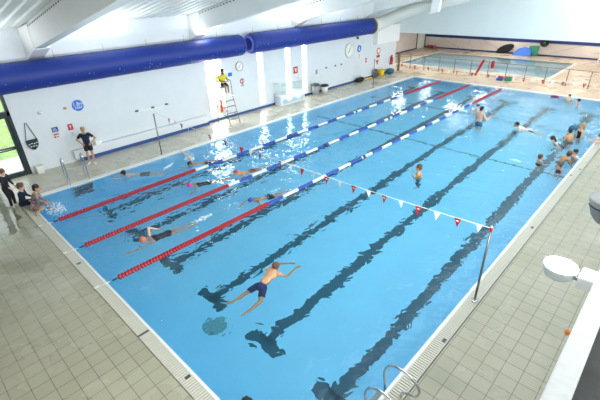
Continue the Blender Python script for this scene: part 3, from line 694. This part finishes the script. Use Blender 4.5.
# exercise mats on the back wall
t = MB().ell((1.3, 39.2, .42), .82, .07, .36, Matrix.Rotation(math.radians(-26), 3, 'Y')).build('oval_mat', M['blackcloth'])
t.matrix_world = Matrix.Translation((0, 0, 0)); tag(t, 'dark oval mat leaning against the back wall left of the blue mat', 'mat')
def mat_sheet(name, pts, m, lab):
    o = MB().prism(pts, (0, .08, 0)).build(name, m, bevel=.03); tag(o, lab, 'mat'); return o
mat_sheet('foam_mat', [(2.2, 38.5, .04), (3.75, 38.5, .04), (3.7, 38.75, .35), (3.45, 38.95, .66), (3.0, 39.0, .74), (2.6, 38.8, .6), (2.35, 38.65, .35)], M['bfoam'], 'big blue foam mat slumped against the back wall')
mat_sheet('foam_mat', [(3.55, 39.0, .06), (4.1, 39.0, .06), (4.15, 39.2, .86), (3.35, 39.2, .84), (3.3, 39.05, .3)], M['green'], 'green foam mat standing behind the blue foam mat')
t = thing('wall_fan', 'round black fan high on the back wall above the green mat', 'fan', (4.45, 39.36, 1.15))
MB().lathe([(.1, 0), (.34, .04), (.36, .12), (.30, .14), (.28, .08), (.02, .09)], (0, 0, 0), (0, -1, 0), 20).build('housing', M['black'], t); MB().lathe([(.1, .1), (.1, .14), (.02, .15)], (0, 0, 0), (0, -1, 0), 12).build('hub', M['green'], t)
for k, (dx, c_, lab) in enumerate(((-6.2, 'redcap', 'reddish float at the left of the heap in the back corner'), (-5.75, 'hairbrown', 'brown float in the middle of the heap in the back corner'), (-5.35, 'redcap', 'dull red float at the right of the heap in the back corner'))):
    tag(MB().ell((dx, 38.9-.1*k, .20), .2, .2, .17, Matrix.Rotation(.4*k, 3, 'Y')).build('foam_float', M[c_]), lab, 'float', 'floats heaped in the back corner')
t = thing('plastic_chair', 'white plastic chair on the far deck at the right edge', 'chair', (9.2, 36.9, DK))
box('seat', (-.22, -.22, .42), (.22, .22, .46), M['rwhite'], t, .015); box('backrest', (-.22, .2, .5), (.22, .24, .86), M['rwhite'], t, .015)
for (sx, sy) in ((-.2, -.2), (.2, -.2), (-.2, .2), (.2, .2)): MB().cyl((sx, sy, 0), (sx*.95, sy*.95, .43), .02).build('leg', M['rwhite'], t)

# ------------------------------------------------------------------ gallery uplights
def uplight(x, y, z, lit, label):
    t = thing('floodlight', label, 'floodlight', (x, y, z), 'uplights along the gallery wall')
    return t
t = uplight(14.2, 2.78, 3.0, True, 'lit white floodlight on the gallery wall at lower right')
MB().lathe([(.08, -.18), (.15, -.13), (.185, -.02), (.185, .0), (.17, .0)], (0, 0, 0), n=24).build('reflector_bowl', M['white'], t)
MB().lathe([(.175, .0), (.175, .006), (.15, .02), (.01, .03)], n=24).build('lens', M['lamp'], t)
box('gear_box', (.20, -.13, -.13), (.38, .13, .02), M['white'], t, .02); MB().box((.16, -.10, -.06), (.21, .10, -.02)).build('arm', M['mgrey'], t)
t = uplight(14.33, 5.03, 3.0, False, 'grey unlit floodlight bowl with dark vents at the right edge')
MB().lathe([(.03, -.42), (.12, -.38), (.2, -.28), (.26, -.12), (.285, .0), (.27, .012), (.01, .014)], n=28).build('bowl', M['mgrey'], t)
s_ = MB()
for k in range(5): s_.box((-.02, -.16+.05*k, .0135), (.20, -.135+.05*k, .018))
for k in range(4):
    z_ = -.10-.045*k; rr = .27-.05*k*.6; s_.tube([(-rr*math.cos(a_)*1.0, -rr*math.sin(a_), z_) for a_ in [PI*.12+PI*.4*i/6 for i in range(7)]], .009, 5)
s_.build('vent_slots', M['black'], t); MB().box((.2, -.03, -.1), (.29, .03, -.04)).build('arm', M['dgrey'], t)

# ------------------------------------------------------------------ people
def vec(*a): return Vector(a)
def remeshed(mb, name, mats, vox, smooth=3):
    o = mb.build(name+'_tmp', mats)
    r = o.modifiers.new('r', 'REMESH'); r.mode = 'VOXEL'; r.voxel_size = vox; r.use_smooth_shade = True
    sm = o.modifiers.new('s', 'SMOOTH'); sm.iterations = smooth; sm.factor = .5
    bpy.context.view_layer.update()
    me = bpy.data.meshes.new_from_object(o.evaluated_get(bpy.context.evaluated_depsgraph_get()))
    bpy.data.objects.remove(o); me.name = name
    return me
def frame(side, up):
    side = side.normalized(); up = (up-side*up.dot(side)).normalized(); fw_ = up.cross(side)
    return Matrix((side, fw_, up)).transposed()
def person(name, label, loc, heading, P, s, skin, hair=None, hairkind='short', clothes=(), beard=False, vox=.013, child=False, group=None, cap=None, goggles=False):
    """P: joints in a body frame (x right, y forward, z up) of a 1.75 m adult; heading = world (dx, dy) of +y"""
    R = Matrix.Rotation(math.atan2(-heading[0], heading[1]), 3, 'Z')
    T = lambda p: R @ (Vector(p)*s)
    J = {k: T(v) for k, v in P.items() if k not in ('face', 'side', 'hside')}
    side = R @ Vector(P.get('side', (1, 0, 0))); hs = R @ Vector(P.get('hside', P.get('side', (1, 0, 0)))); face = (R @ Vector(P['face'])).normalized()
    up = (J['che']-J['pel']).normalized(); F = frame(side, up)
    sh = {}; hp = {}
    for k, q in (('L', -1), ('R', 1)):
        sh[k] = J['che']+F @ Vector((q*.165*s, 0, .12*s)); hp[k] = J['pel']+(hs.normalized()*q*.085*s)
        if 'sh'+k in J: sh[k] = J['sh'+k]
    hz = 1.18 if child else 1.0
    hs_ = s*hz
    fx = face; hup = (J['hea']-(J['che']+F @ Vector((0, 0, .2*s)))).normalized(); hup = (hup-fx*hup.dot(fx)).normalized(); hsd = fx.cross(hup)
    HF = Matrix((hsd, fx, hup)).transposed(); H = J['hea']
    neck = J['che']+F @ Vector((0, 0, .19*s))
    b = MB()
    b.ell(J['che']+F @ Vector((0, 0, .02*s)), .165*s, .105*s, .20*s, F); mid = (J['che']+J['pel'])/2
    b.ell(mid, .135*s, .095*s, .19*s, F); FP = frame(hs, up); b.ell(J['pel'], .165*s, .112*s, .13*s, FP)
    b.cap(sh['L'], .062*s, sh['R'], .062*s); b.cap(neck-F @ Vector((0, 0, .05*s)), .062*s, H+HF @ Vector((0, -.015*hs_, -.05*hs_)), .052*s)
    for k in 'LR':
        b.cap(sh[k], .053*s, J['el'+k], .040*s); b.cap(J['el'+k], .040*s, J['ha'+k], .027*s)
        b.cap(hp[k], .083*s, J['kn'+k], .055*s); b.cap(J['kn'+k], .054*s, J['an'+k], .034*s)
        kk = J['an'+k]*.65+J['kn'+k]*.35; bk_ = (J['kn'+k]-hp[k]).cross(hs).normalized(); b.ell(J['kn'+k]*.68+J['an'+k]*.32, .05*s, .05*s, .11*s, frame(hs, J['kn'+k]-J['an'+k]))
        b.cap(J['an'+k], .036*s, J['to'+k], .026*s); b.cap(J['an'+k], .036*s, J['an'+k]+(J['an'+k]-J['to'+k])*.28, .032*s)
    b.ell(H+HF @ Vector((0, -.008*hs_, .02*hs_)), .076*hs_, .096*hs_, .10*hs_, HF); b.ell(H+HF @ Vector((0, .025*hs_, -.05*hs_)), .055*hs_, .062*hs_, .065*hs_, HF)
    b.cap(H+HF @ Vector((0, .084*hs_, .012*hs_)), .011*hs_, H+HF @ Vector((0, .104*hs_, -.022*hs_)), .016*hs_)
    for q in (-1, 1): b.ell(H+HF @ Vector((q*.078*hs_, -.01*hs_, -.01*hs_)), .012*hs_, .02*hs_, .033*hs_, HF)
    # hands: palm in the continuous body, fingers rooted in it
    hands = []
    for k, q in (('L', -1), ('R', 1)):
        d = J.get('hd'+k, J['ha'+k]-J['el'+k]); d = d.normalized() if 'hd'+k not in J else (J['hd'+k]-J['ha'+k]).normalized()
        ref = face if abs(d.dot(face)) < .85 else up
        n_ = d.cross(ref).normalized()      # across the palm
        if abs(d.dot(side)) < .6: n_ = (side-d*side.dot(d)).normalized()*1.0
        pn_ = d.cross(n_).normalized()
        c0 = J['ha'+k]+d*.055*s
        b.ell(c0, .042*s, .018*s, .06*s, Matrix((n_, pn_, d)).transposed()); hands.append((c0, d, n_, pn_, q))
    me = remeshed(b, 'body', [skin], vox*max(s, .7))
    bm = bmesh.new(); bm.from_mesh(me); bpy.data.meshes.remove(me)
    x = MB(); x.bm.free(); x.bm = bm
    for (c0, d, n_, pn_, q) in hands:
        for i, ln in enumerate((.058, .074, .080, .072)):
            o0 = c0+n_*s*(-.033+.022*i)*1.0+d*s*.035; dd = (d+n_*(-.12+.08*i)).normalized(); m0 = o0+dd*ln*.5*s; e0 = m0+(dd-pn_*.25).normalized()*ln*.5*s
            x.cap(o0, .0095*s, m0, .0085*s, 6); x.cap(m0, .0085*s, e0, .007*s, 6)
        o0 = c0-n_*q*.036*s-d*s*.02; m0 = o0+(d*.7-n_*q*.7)*.038*s; x.cap(o0, .0125*s, m0, .010*s, 6); x.cap(m0, .010*s, m0+(d*.9-n_*q*.25)*.03*s, .008*s, 6)
    x.mi = 1
    for q in (-1, 1): x.ell(H+HF @ Vector((q*.030*hs_, .081*hs_, .018*hs_)), .012*hs_, .008*hs_, .008*hs_, HF, 8, 5)
    x.mi = 2
    x.ell(H+HF @ Vector((0, .082*hs_, -.055*hs_)), .024*hs_, .010*hs_, .008*hs_, HF, 8, 5)
    if goggles:
        x.mi = 1
        for q in (-1, 1): x.ell(H+HF @ Vector((q*.032*hs_, .086*hs_, .018*hs_)), .026*hs_, .014*hs_, .018*hs_, HF, 8, 5)
    body = x.build(name, [skin, M['eye'], M['lips']]); body.location = loc
    tag(body, label, 'person', group)
    # hair or cap
    if hair or cap:
        h = MB()
        if cap:
            h.ell(H+HF @ Vector((0, -.018*hs_, .034*hs_)), .084*hs_, .104*hs_, .098*hs_, HF, 18, 12)
        else:
            h.ell(H+HF @ Vector((0, -.022*hs_, .036*hs_)), .088*hs_, .104*hs_, .104*hs_, HF, 18, 12)
            h.ell(H+HF @ Vector((0, -.055*hs_, -.01*hs_)), .078*hs_, .065*hs_, .085*hs_, HF, 14, 9)
            if hairkind == 'long':
                for q in (-.05, 0, .05): h.cap(H+HF @ Vector((q*hs_, -.075*hs_, 0)), .045*hs_, H+HF @ Vector((q*1.3*hs_, -.10*hs_, -.32*hs_)), .026*hs_)
            if hairkind == 'bun': h.ell(H+HF @ Vector((0, -.12*hs_, .06*hs_)), .045*hs_, .045*hs_, .045*hs_)
            for k in range(14):
                a_ = random.uniform(0, 2*PI); e_ = random.uniform(.1, .9); h.ell(H+HF @ Vector((.07*math.cos(a_)*hs_, (-.03+.075*math.sin(a_)*.9)*hs_, (.05+.07*e_)*hs_)), .03*hs_, .03*hs_, .022*hs_, HF, 8, 5)
        hm = remeshed(h, 'hair', [cap or hair], .010*hs_, 1); ho = bpy.data.objects.new('swim_cap' if cap else 'hair', hm); COL.objects.link(ho); ho.parent = body
        if beard:
            bb = MB(); bb.ell(H+HF @ Vector((0, .035*hs_, -.078*hs_)), .06*hs_, .062*hs_, .05*hs_, HF); bb.build('beard', hair, body)
    for c_ in clothes:
        kind, m = c_[:2]; g_ = MB(); e_ = .012*s
        if kind in ('shorts', 'trunks', 'trousers'):
            fr_ = {'shorts': .68, 'trunks': .4, 'trousers': 1.0}[kind]
            g_.ell(J['pel'], .165*s+e_, .112*s+e_, .125*s+e_, FP)
            for k in 'LR':
                e2 = hp[k].lerp(J['kn'+k], fr_); g_.cyl(hp[k], e2, .083*s+e_*1.3, (.083-.024*fr_)*s+e_*2.0, n=14)
                if kind == 'trousers': g_.cap(J['kn'+k], .058*s+e_, J['kn'+k].lerp(J['an'+k], .85), .04*s+e_)
        if kind in ('suit', 'shirt', 'rash'):
            q = 0 if kind == 'suit' else .004*s
            g_.ell(J['che']+F @ Vector((0, 0, .01*s)), .165*s+e_+q, .105*s+e_+q, (.165 if kind == 'suit' else .19)*s, F); g_.ell(mid, .135*s+e_+q, .095*s+e_+q, .19*s, F); g_.ell(J['pel'], .165*s+e_+q, .112*s+e_+q, .125*s+e_, FP)
            if kind == 'shirt':
                g_.cap(sh['L'], .068*s, sh['R'], .068*s)
                for k in 'LR': g_.cyl(sh[k], sh[k].lerp(J['el'+k], .62), .066*s, .066*s, n=12)
            if kind == 'rash':
                g_.cap(sh['L'], .07*s, sh['R'], .07*s)
                for k in 'LR': g_.cyl(sh[k], J['el'+k], .064*s, .052*s, n=12); g_.cap(J['el'+k], .051*s, J['el'+k].lerp(J['ha'+k], .8), .036*s)
                for k in 'LR': g_.cyl(hp[k], hp[k].lerp(J['kn'+k], .85), .098*s, .072*s, n=12)
            if kind == 'suit':
                for k in 'LR': g_.cap(sh[k].lerp(neck, .45), .03*s, J['che']+F @ Vector(((-.07 if k == 'L' else .07)*s, .06*s, .08*s)), .05*s)
        if kind == 'shoes':
            for k in 'LR': g_.cap(J['an'+k]+(J['an'+k]-J['to'+k])*.25+vec(0, 0, -.012*s), .045*s, J['to'+k]+(J['to'+k]-J['an'+k])*.1, .040*s)
        if kind == 'armbands':
            for k in 'LR': g_.lathe([(.05*s, -.07*s), (.095*s, -.045*s), (.095*s, .045*s), (.05*s, .07*s)], sh[k].lerp(J['el'+k], .55), J['el'+k]-sh[k], 12)
        nm = {'suit': 'swimsuit', 'rash': 'wetsuit', 'shirt': 'shirt'}.get(kind, kind)
        if kind in ('armbands',): o = g_.build(nm, m, body)
        else:
            mm_ = remeshed(g_, nm, [m], .014*max(s, .7), 1); o = bpy.data.objects.new(nm, mm_); COL.objects.link(o); o.parent = body
    return body

def stand_pose(**k):
    P = dict(pel=(0, 0, .93), che=(0, .01, 1.27), hea=(0, .04, 1.62), face=(0, 1, 0), elL=(-.24, -.02, 1.12), elR=(.24, -.02, 1.12), haL=(-.26, .06, .88), haR=(.26, .06, .88),
             knL=(-.10, .03, .50), knR=(.10, .03, .50), anL=(-.11, -.02, .07), anR=(.11, -.02, .07), toL=(-.13, .14, .03), toR=(.13, .14, .03)); P.update(k); return P
def prone(**k):    # swimming on the front along +y, water level z = 0, origin at the chest
    P = dict(pel=(0, -.40, -.09), che=(0, 0, -.06), hea=(0, .36, .03), face=(0, .8, -.35), elL=(-.26, .42, -.08), elR=(.26, .42, -.08), haL=(-.14, .68, -.05), haR=(.14, .68, -.05),
             knL=(-.10, -.82, -.14), knR=(.10, -.82, -.16), anL=(-.09, -1.23, -.10), anR=(.09, -1.23, -.16), toL=(-.09, -1.38, -.12), toR=(.09, -1.38, -.18)); P.update(k); return P

# coach on the left deck, hands on hips
person('person', 'blond coach in navy polo shirt and black shorts standing with hands on hips', (-1.62, 2.75, DK), (.9, -.45), stand_pose(elL=(-.38, -.06, 1.16), haL=(-.20, .05, 1.0), elR=(.38, -.06, 1.16), haR=(.20, .05, 1.0), hea=(0, .05, 1.60), face=(-.1, 1, -.2), anL=(-.10, .04, .07), toL=(-.14, .19, .03), anR=(.12, -.04, .07), toR=(.16, .1, .03)), .87, M['skintan'], M['hairblond'], 'short', [('shirt', M['navycloth']), ('shorts', M['blackcloth']), ('shoes', M['rwhite'])])
# lifeguard on the chair
person('person', 'dark-haired lifeguard in yellow shirt and navy shorts seated on the tall chair', (-1.86, 9.60, 1.80+DK), (.9, -.1), dict(pel=(0, 0, .11), che=(0, .03, .46), hea=(0, .08, .80), face=(0, 1, -.15), elL=(-.24, .14, .34), elR=(.24, .14, .34), haL=(-.12, .38, .32), haR=(.10, .40, .32), knL=(-.10, .40, .07), knR=(.11, .42, .09), anL=(-.10, .36, -.33), anR=(.11, .44, -.33), toL=(-.11, .51, -.38), toR=(.13, .59, -.38)), .88, M['skinbrown'], M['hairdark'], 'short', [('shirt', M['yellow']), ('shorts', M['navycloth']), ('shoes', M['rwhite'])], beard=True)
# children at the near left corner
person('person', 'child in black wetsuit standing at the left frame edge', (.16, -.42, DK), (.75, .65), stand_pose(elL=(-.2, .06, 1.12), elR=(.2, .08, 1.12), haL=(-.16, .22, .95), haR=(.18, .26, .98), hea=(0, .08, 1.58), face=(.3, 1, -.4), pel=(0, -.05, .9)), .76, M['skinpale'], M['hairbrown'], 'short', [('rash', M['blackcloth']), ('trousers', M['blackcloth'])], child=True)
SIT = dict(pel=(0, 0, .12), che=(0, .07, .45), hea=(0, .16, .79), face=(0, 1, -.2), elL=(-.24, .12, .34), elR=(.24, .12, .34), haL=(-.17, .34, .25), haR=(.17, .34, .25), knL=(-.12, .40, .13), knR=(.12, .40, .13), anL=(-.12, .42, -.28), anR=(.12, .42, -.28), toL=(-.12, .55, -.33), toR=(.12, .55, -.33))
person('person', 'brown-haired child in dark top sitting on the near corner of the pool edge', (.30, -.20, DK), (.55, .85), dict(SIT), .84, M['skinpale'], M['hairbrown'], 'short', [('rash', M['navycloth'])], child=True)
person('person', 'dark-haired child in patterned pink and grey suit sitting on the pool edge', (.86, -.06, DK), (.35, .94), dict(SIT, che=(-.05, .16, .45), hea=(-.1, .30, .76), elR=(.22, .36, .30), haR=(.24, .55, .06), elL=(-.24, .30, .30), haL=(-.2, .48, .1), knR=(.3, .32, .12), anR=(.46, .12, .02), toR=(.62, .16, .0)), .86, M['skintan'], M['hairdark'], 'short', [('rash', M['pattern'])], child=True)
# lane swimmers
def at(p, s_, f): return (p[0], p[1], f)
person('person', 'dark-haired swimmer in patterned dark shorts gliding beside the left wall of the pool', (.58, 3.32, -.03), (-.55, -.8), prone(hea=(0, .34, .11), face=(0, .9, .1), elL=(-.3, .4, -.04), haL=(-.2, .66, -.02), elR=(.28, .3, -.1), haR=(.12, .55, -.1)), .92, M['skinpale'], M['hairdark'], 'short', [('shorts', M['greycloth'])])
person('person', 'dark-haired swimmer with one arm raised out of the water in the leftmost lane', (1.55, 5.55, -.07), (-.35, -.9), prone(hea=(0, .34, .06), elR=(.42, .3, .32), haR=(.62, .55, .55), face=(-.4, .8, -.2)), .9, M['skin'], M['hairdark'], 'short', [('trunks', M['blackcloth'])])
person('person', 'swimmer with bright pink cap and dark swimsuit between the first two lane ropes', (3.22, 4.50, -.04), (-.3, -.95), prone(elL=(-.32, .2, -.15), haL=(-.3, .35, -.35), elR=(.28, .42, -.05), haR=(.3, .72, -.1)), .9, M['skin'], None, 'short', [('suit', M['blackcloth'])], cap=M['pinkcap'])
person('person', 'swimmer with red cap doing breaststroke behind the middle lane rope', (3.70, 6.10, -.02), (-.1, -1), prone(hea=(0, .34, .15), face=(0, 1, .0), che=(0, 0, .0), elL=(-.38, .15, -.05), haL=(-.3, .42, -.08), elR=(.38, .15, -.05), haR=(.3, .42, -.08)), .88, M['skintan'], None, 'short', [('trunks', M['redcap'])], cap=M['redcap'])
person('person', 'freestyle swimmer in black swimsuit with bent elbow raised near the third lane rope', (5.20, 1.76, -.03), (-.12, -.99), prone(hea=(.02, .36, .02), elR=(.30, .05, .22), haR=(.34, -.24, .02), hdR=(.34, -.34, -.04), elL=(-.2, .5, -.12), haL=(-.12, .8, -.22)), .93, M['skin'], None, 'short', [('suit', M['blackcloth'])], cap=mat('salmon_cap', (.60, .16, .10), .4))
person('person', 'freestyle swimmer with blue cap behind the third lane rope', (5.66, 5.18, -.08), (-.25, -.97), prone(hea=(0, .34, .06), elL=(-.34, .12, .18), haL=(-.46, .22, -.04), hdL=(-.48, .3, -.1), elR=(.2, .45, -.12), haR=(.1, .7, -.25)), .88, M['skintan'], None, 'short', [('trunks', M['navycloth'])], cap=M['bluecap'])
# big breaststroke swimmer
person('person', 'short-haired man in dark blue shorts doing breaststroke in the open near half', (8.86, 2.76, -.02), (-.22, .975), prone(hea=(0, .27, .12), face=(0, 1, .1), che=(0, 0, 0.02), pel=(.0, -.43, -.06), elL=(-.14, .50, -.03), haL=(.12, .66, -.03), hdL=(.24, .72, -.03), elR=(.36, .20, -.05), haR=(.38, .56, -.02), hdR=(.42, .66, -.02), knL=(-.22, -.78, -.16), anL=(-.34, -1.12, -.22), toL=(-.44, -1.2, -.24), knR=(.24, -.78, -.2), anR=(.16, -1.18, -.24), toR=(.12, -1.32, -.26)), .95, M['skintan'], M['hairbrown'], 'short', [('shorts', M['bluecloth'])], vox=.010)
# cut off by the bottom edge
person('person', 'swimmer with dark hair cut off by the bottom edge of the picture', (11.09, .22, -1.36), (.2, 1), stand_pose(hea=(0, .02, 1.6)), .92, M['skinpale'], M['hairdark'], 'bun', [('suit', M['blackcloth'])])
# bathers in the open half
def bather(label, x, y, top, heading, s_, skin, hair, **k):
    kw = {a_: k.pop(a_) for a_ in ('hairkind', 'clothes', 'beard', 'child', 'cap') if a_ in k}
    P = stand_pose(elL=(-.30, .12, 1.10), haL=(-.22, .38, 1.02), elR=(.30, .12, 1.10), haR=(.22, .38, 1.02)); P.update(k)
    z = top-1.73*s_*(1.02 if kw.get('child') else 1)
    person('person', label, (x, y, z), heading, P, s_, skin, hair, kw.pop('hairkind', 'short'), kw.pop('clothes', ()), vox=.015, **kw)
bather('child in orange top standing chest deep in the middle of the pool', 8.68, 10.08, .40, (-.8, -.3), .86, M['skintan'], M['hairbrown'], clothes=[('suit', M['orcloth']), ('trousers', M['tealcloth'])], child=True, haL=(-.1, .25, 1.3), haR=(.1, .25, 1.35))
bather('dark-haired man seen from behind standing waist deep in blue shorts', 7.98, 17.0, .85, (.35, .95), .98, M['skin'], M['hairdark'], clothes=[('shorts', M['tealcloth'])], elR=(.34, .1, 1.14), haR=(.3, .32, 1.25))
bather('dark-haired bather shoulder deep just beyond the man in blue shorts', 6.9, 19.5, .26, (.2, -1), .85, M['skinpale'], M['hairdark'])
person('person', 'bearded dark-haired man swimming low in the water right of the standing man', (9.72, 17.62, -.03), (-.9, -.25), prone(hea=(0, .28, .2), face=(0, 1, 0), che=(0, 0, .0), pel=(0, -.36, -.2), knL=(-.1, -.7, -.45), knR=(.1, -.7, -.45), anL=(-.1, -1.05, -.6), anR=(.1, -1.05, -.62), toL=(-.1, -1.2, -.66), toR=(.1, -1.2, -.68), elL=(-.38, .1, -.1), haL=(-.32, .4, -.12), elR=(.38, .1, -.1), haR=(.3, .4, -.12)), .95, M['skinpale'], M['hairdark'], 'short', [('trunks', M['navycloth'])], beard=True)
bather('dark-haired child with orange armbands near the far edge', 10.05, 24.2, .36, (-.3, -1), .68, M['skinpale'], M['hairdark'], clothes=[('suit', mat('pale_yellow_cloth', (.62, .62, .36), .8)), ('armbands', M['orange'])], child=True, elL=(-.36, .05, 1.2), elR=(.36, .05, 1.2), haL=(-.5, .2, 1.15), haR=(.5, .2, 1.15))
bather('dark-haired child to the right of the child with orange armbands', 10.62, 23.75, .28, (-1, -.2), .66, M['skin'], M['hairdark'], child=True)
t = MB().ell((9.27, 24.6, .02), .22, .13, .09); tag(t.build('pool_float', M['maroon']), 'dark red float in the water by the far edge', 'float')
bather('pale woman with long dark hair leaning to the left in a pair of bathers', 11.55, 16.55, .40, (-.8, -.5), .92, M['skinpale'], M['hairdark'], hairkind='long', che=(-.05, .18, 1.24), hea=(-.06, .40, 1.52), clothes=[('suit', M['blackcloth'])], face=(0, 1, -.5))
bather('tanned dark-haired bather behind the pale woman with long dark hair', 11.78, 17.12, .50, (-.7, .5), .9, M['skintan'], M['hairdark'], clothes=[('trunks', M['blackcloth'])], che=(0, .1, 1.26), hea=(0, .2, 1.6))
bather('woman with long blond hair in black swimsuit facing the dark-haired pair', 11.92, 18.05, .54, (-.7, -.6), .92, M['skin'], M['hairblond'], hairkind='long', clothes=[('suit', M['blackcloth'])])
t = MB().ell((11.45, 18.95, .04), .17, .15, .13); tag(t.build('pool_float', M['tealcloth']), 'dark blue float in the water behind the blond woman', 'float')
person('person', 'bather lying on the right-hand deck reaching over the pool edge at the frame edge', (12.98, 17.5, DK+.17), (-1, -.05), prone(hea=(0, .33, .14), face=(0, 1, -.2), elL=(-.2, .36, -.1), haL=(-.16, .62, -.12), elR=(.2, .36, -.1), haR=(.14, .62, -.12), pel=(0, -.42, -.05), knL=(-.1, -.84, -.1), knR=(.1, -.84, -.1), anL=(-.1, -1.25, -.12), anR=(.1, -1.25, -.12), toL=(-.1, -1.4, -.13), toR=(.1, -1.4, -.13)), .9, M['skinpale'], M['hairbrown'], 'short', [('trunks', M['navycloth'])], vox=.015)
bather('brown-haired child alone in the water left of the tanned man', 11.44, 14.1, .24, (.6, .6), .74, M['skin'], M['hairbrown'], child=True, clothes=[('trunks', M['blackcloth'])])
bather('tanned brown-haired man with his back turned near the right edge', 12.0, 14.75, .40, (.5, .8), .98, M['skintan'], M['hairbrown'], clothes=[('trunks', M['blackcloth'])], che=(0, .15, 1.22), hea=(.05, .3, 1.52))
bather('dark-haired bather tucked close to the right edge beside the tanned man', 12.33, 15.28, .30, (-.7, -.5), .86, M['skin'], M['hairdark'])
bather('small dark red-haired child low in the water by the right edge', 12.20, 13.72, .20, (-.3, -.9), .66, M['skin'], mat('auburn_hair', (.12, .025, .02), .6), child=True, clothes=[('suit', M['maroon'])])

# foam and splashes: uncountable droplets
def splash(name, cx, cy, rx, ry, n, h, label, ang=0):
    s_ = MB()
    for i in range(n):
        a_ = random.uniform(0, 2*PI); q = math.sqrt(random.random()); dx, dy = rx*q*math.cos(a_), ry*q*math.sin(a_)
        x_ = cx+dx*math.cos(ang)-dy*math.sin(ang); y_ = cy+dx*math.sin(ang)+dy*math.cos(ang)
        r_ = random.uniform(.006, .02); z_ = random.random()**2.2*h*(1-q*.7)
        s_.ell((x_, y_, z_+.004), r_*random.uniform(1, 2.2), r_*random.uniform(1, 2.2), r_*.6, None, 6, 4)
    o = s_.build(name, M['foam']); o['kind'] = 'stuff'; tag(o, label, 'splash')
splash('splash', 1.45, .42, .34, .28, 150, .4, 'white splash kicked up beside the children on the pool edge')
splash('splash', 1.0, 5.55, .22, .2, 150, .5, 'white splash thrown up by the raised arm in the leftmost lane')
splash('foam', 1.0, 4.6, .08, .35, 70, .04, 'white foam behind the swimmer gliding by the left wall', .5)
splash('foam', 5.38, 3.2, .12, .35, 60, .04, 'white foam at the feet of the freestyle swimmer with bent elbow')

# flat water surfaces face up
for o in S.objects:
    if o.name.split('.')[0] in ('water', 'puddle') and o.data.polygons[0].normal.z < 0: o.data.flip_normals()
# ------------------------------------------------------------------ light
def area(name, loc, target, sx, sy, watts, col=(1, 1, 1)):
    d = bpy.data.lights.new(name, 'AREA'); d.shape = 'RECTANGLE'; d.size = sx; d.size_y = sy; d.energy = watts; d.color = col
    o = bpy.data.objects.new(name, d); COL.objects.link(o); o.location = loc
    o.rotation_euler = (Vector(target)-Vector(loc)).to_track_quat('-Z', 'Y').to_euler(); return o
for y in (-3, 3.2, 9, 15, 21): area('uplight_beam', (14.2, y, 3.15), (3, y, 7.5), .5, .4, 260)
for y in (0, 4.5, 9, 14, 18.5): area('duct_top_uplight', (-1.75, y, 4.16), (-.9, y, 6), 1.6, .25, 40)
for (x, y) in ((-3, 28.2), (2, 28.2), (7, 28.2), (12, 28.2), (-3, 33), (2, 33), (7, 33), (12, 33), (2, 38), (8, 38)): area('learner_fill_lamp', (x, y, 2.84), (x, y, 0), 1.2, .6, 58, (1, .95, .88))  # unseen lamps added to brighten the learner area
wd = bpy.data.worlds.new('sky'); S.world = wd; wd.use_nodes = True
bg = wd.node_tree.nodes['Background']; bg.inputs['Color'].default_value = (.93, .97, 1.0, 1); bg.inputs['Strength'].default_value = 2.2
S.view_settings.view_transform = 'Standard'; S.view_settings.look = 'None'; S.view_settings.gamma = 1; S.view_settings.use_curve_mapping = False
S.view_settings.exposure = 0.48
S.cycles.use_denoising = True
S.cycles.max_bounces = 14; S.cycles.transmission_bounces = 10; S.cycles.diffuse_bounces = 5; S.cycles.glossy_bounces = 5; S.cycles.transparent_max_bounces = 12
S.cycles.caustics_refractive = True; S.cycles.caustics_reflective = True
S.cycles.sample_clamp_indirect = 8
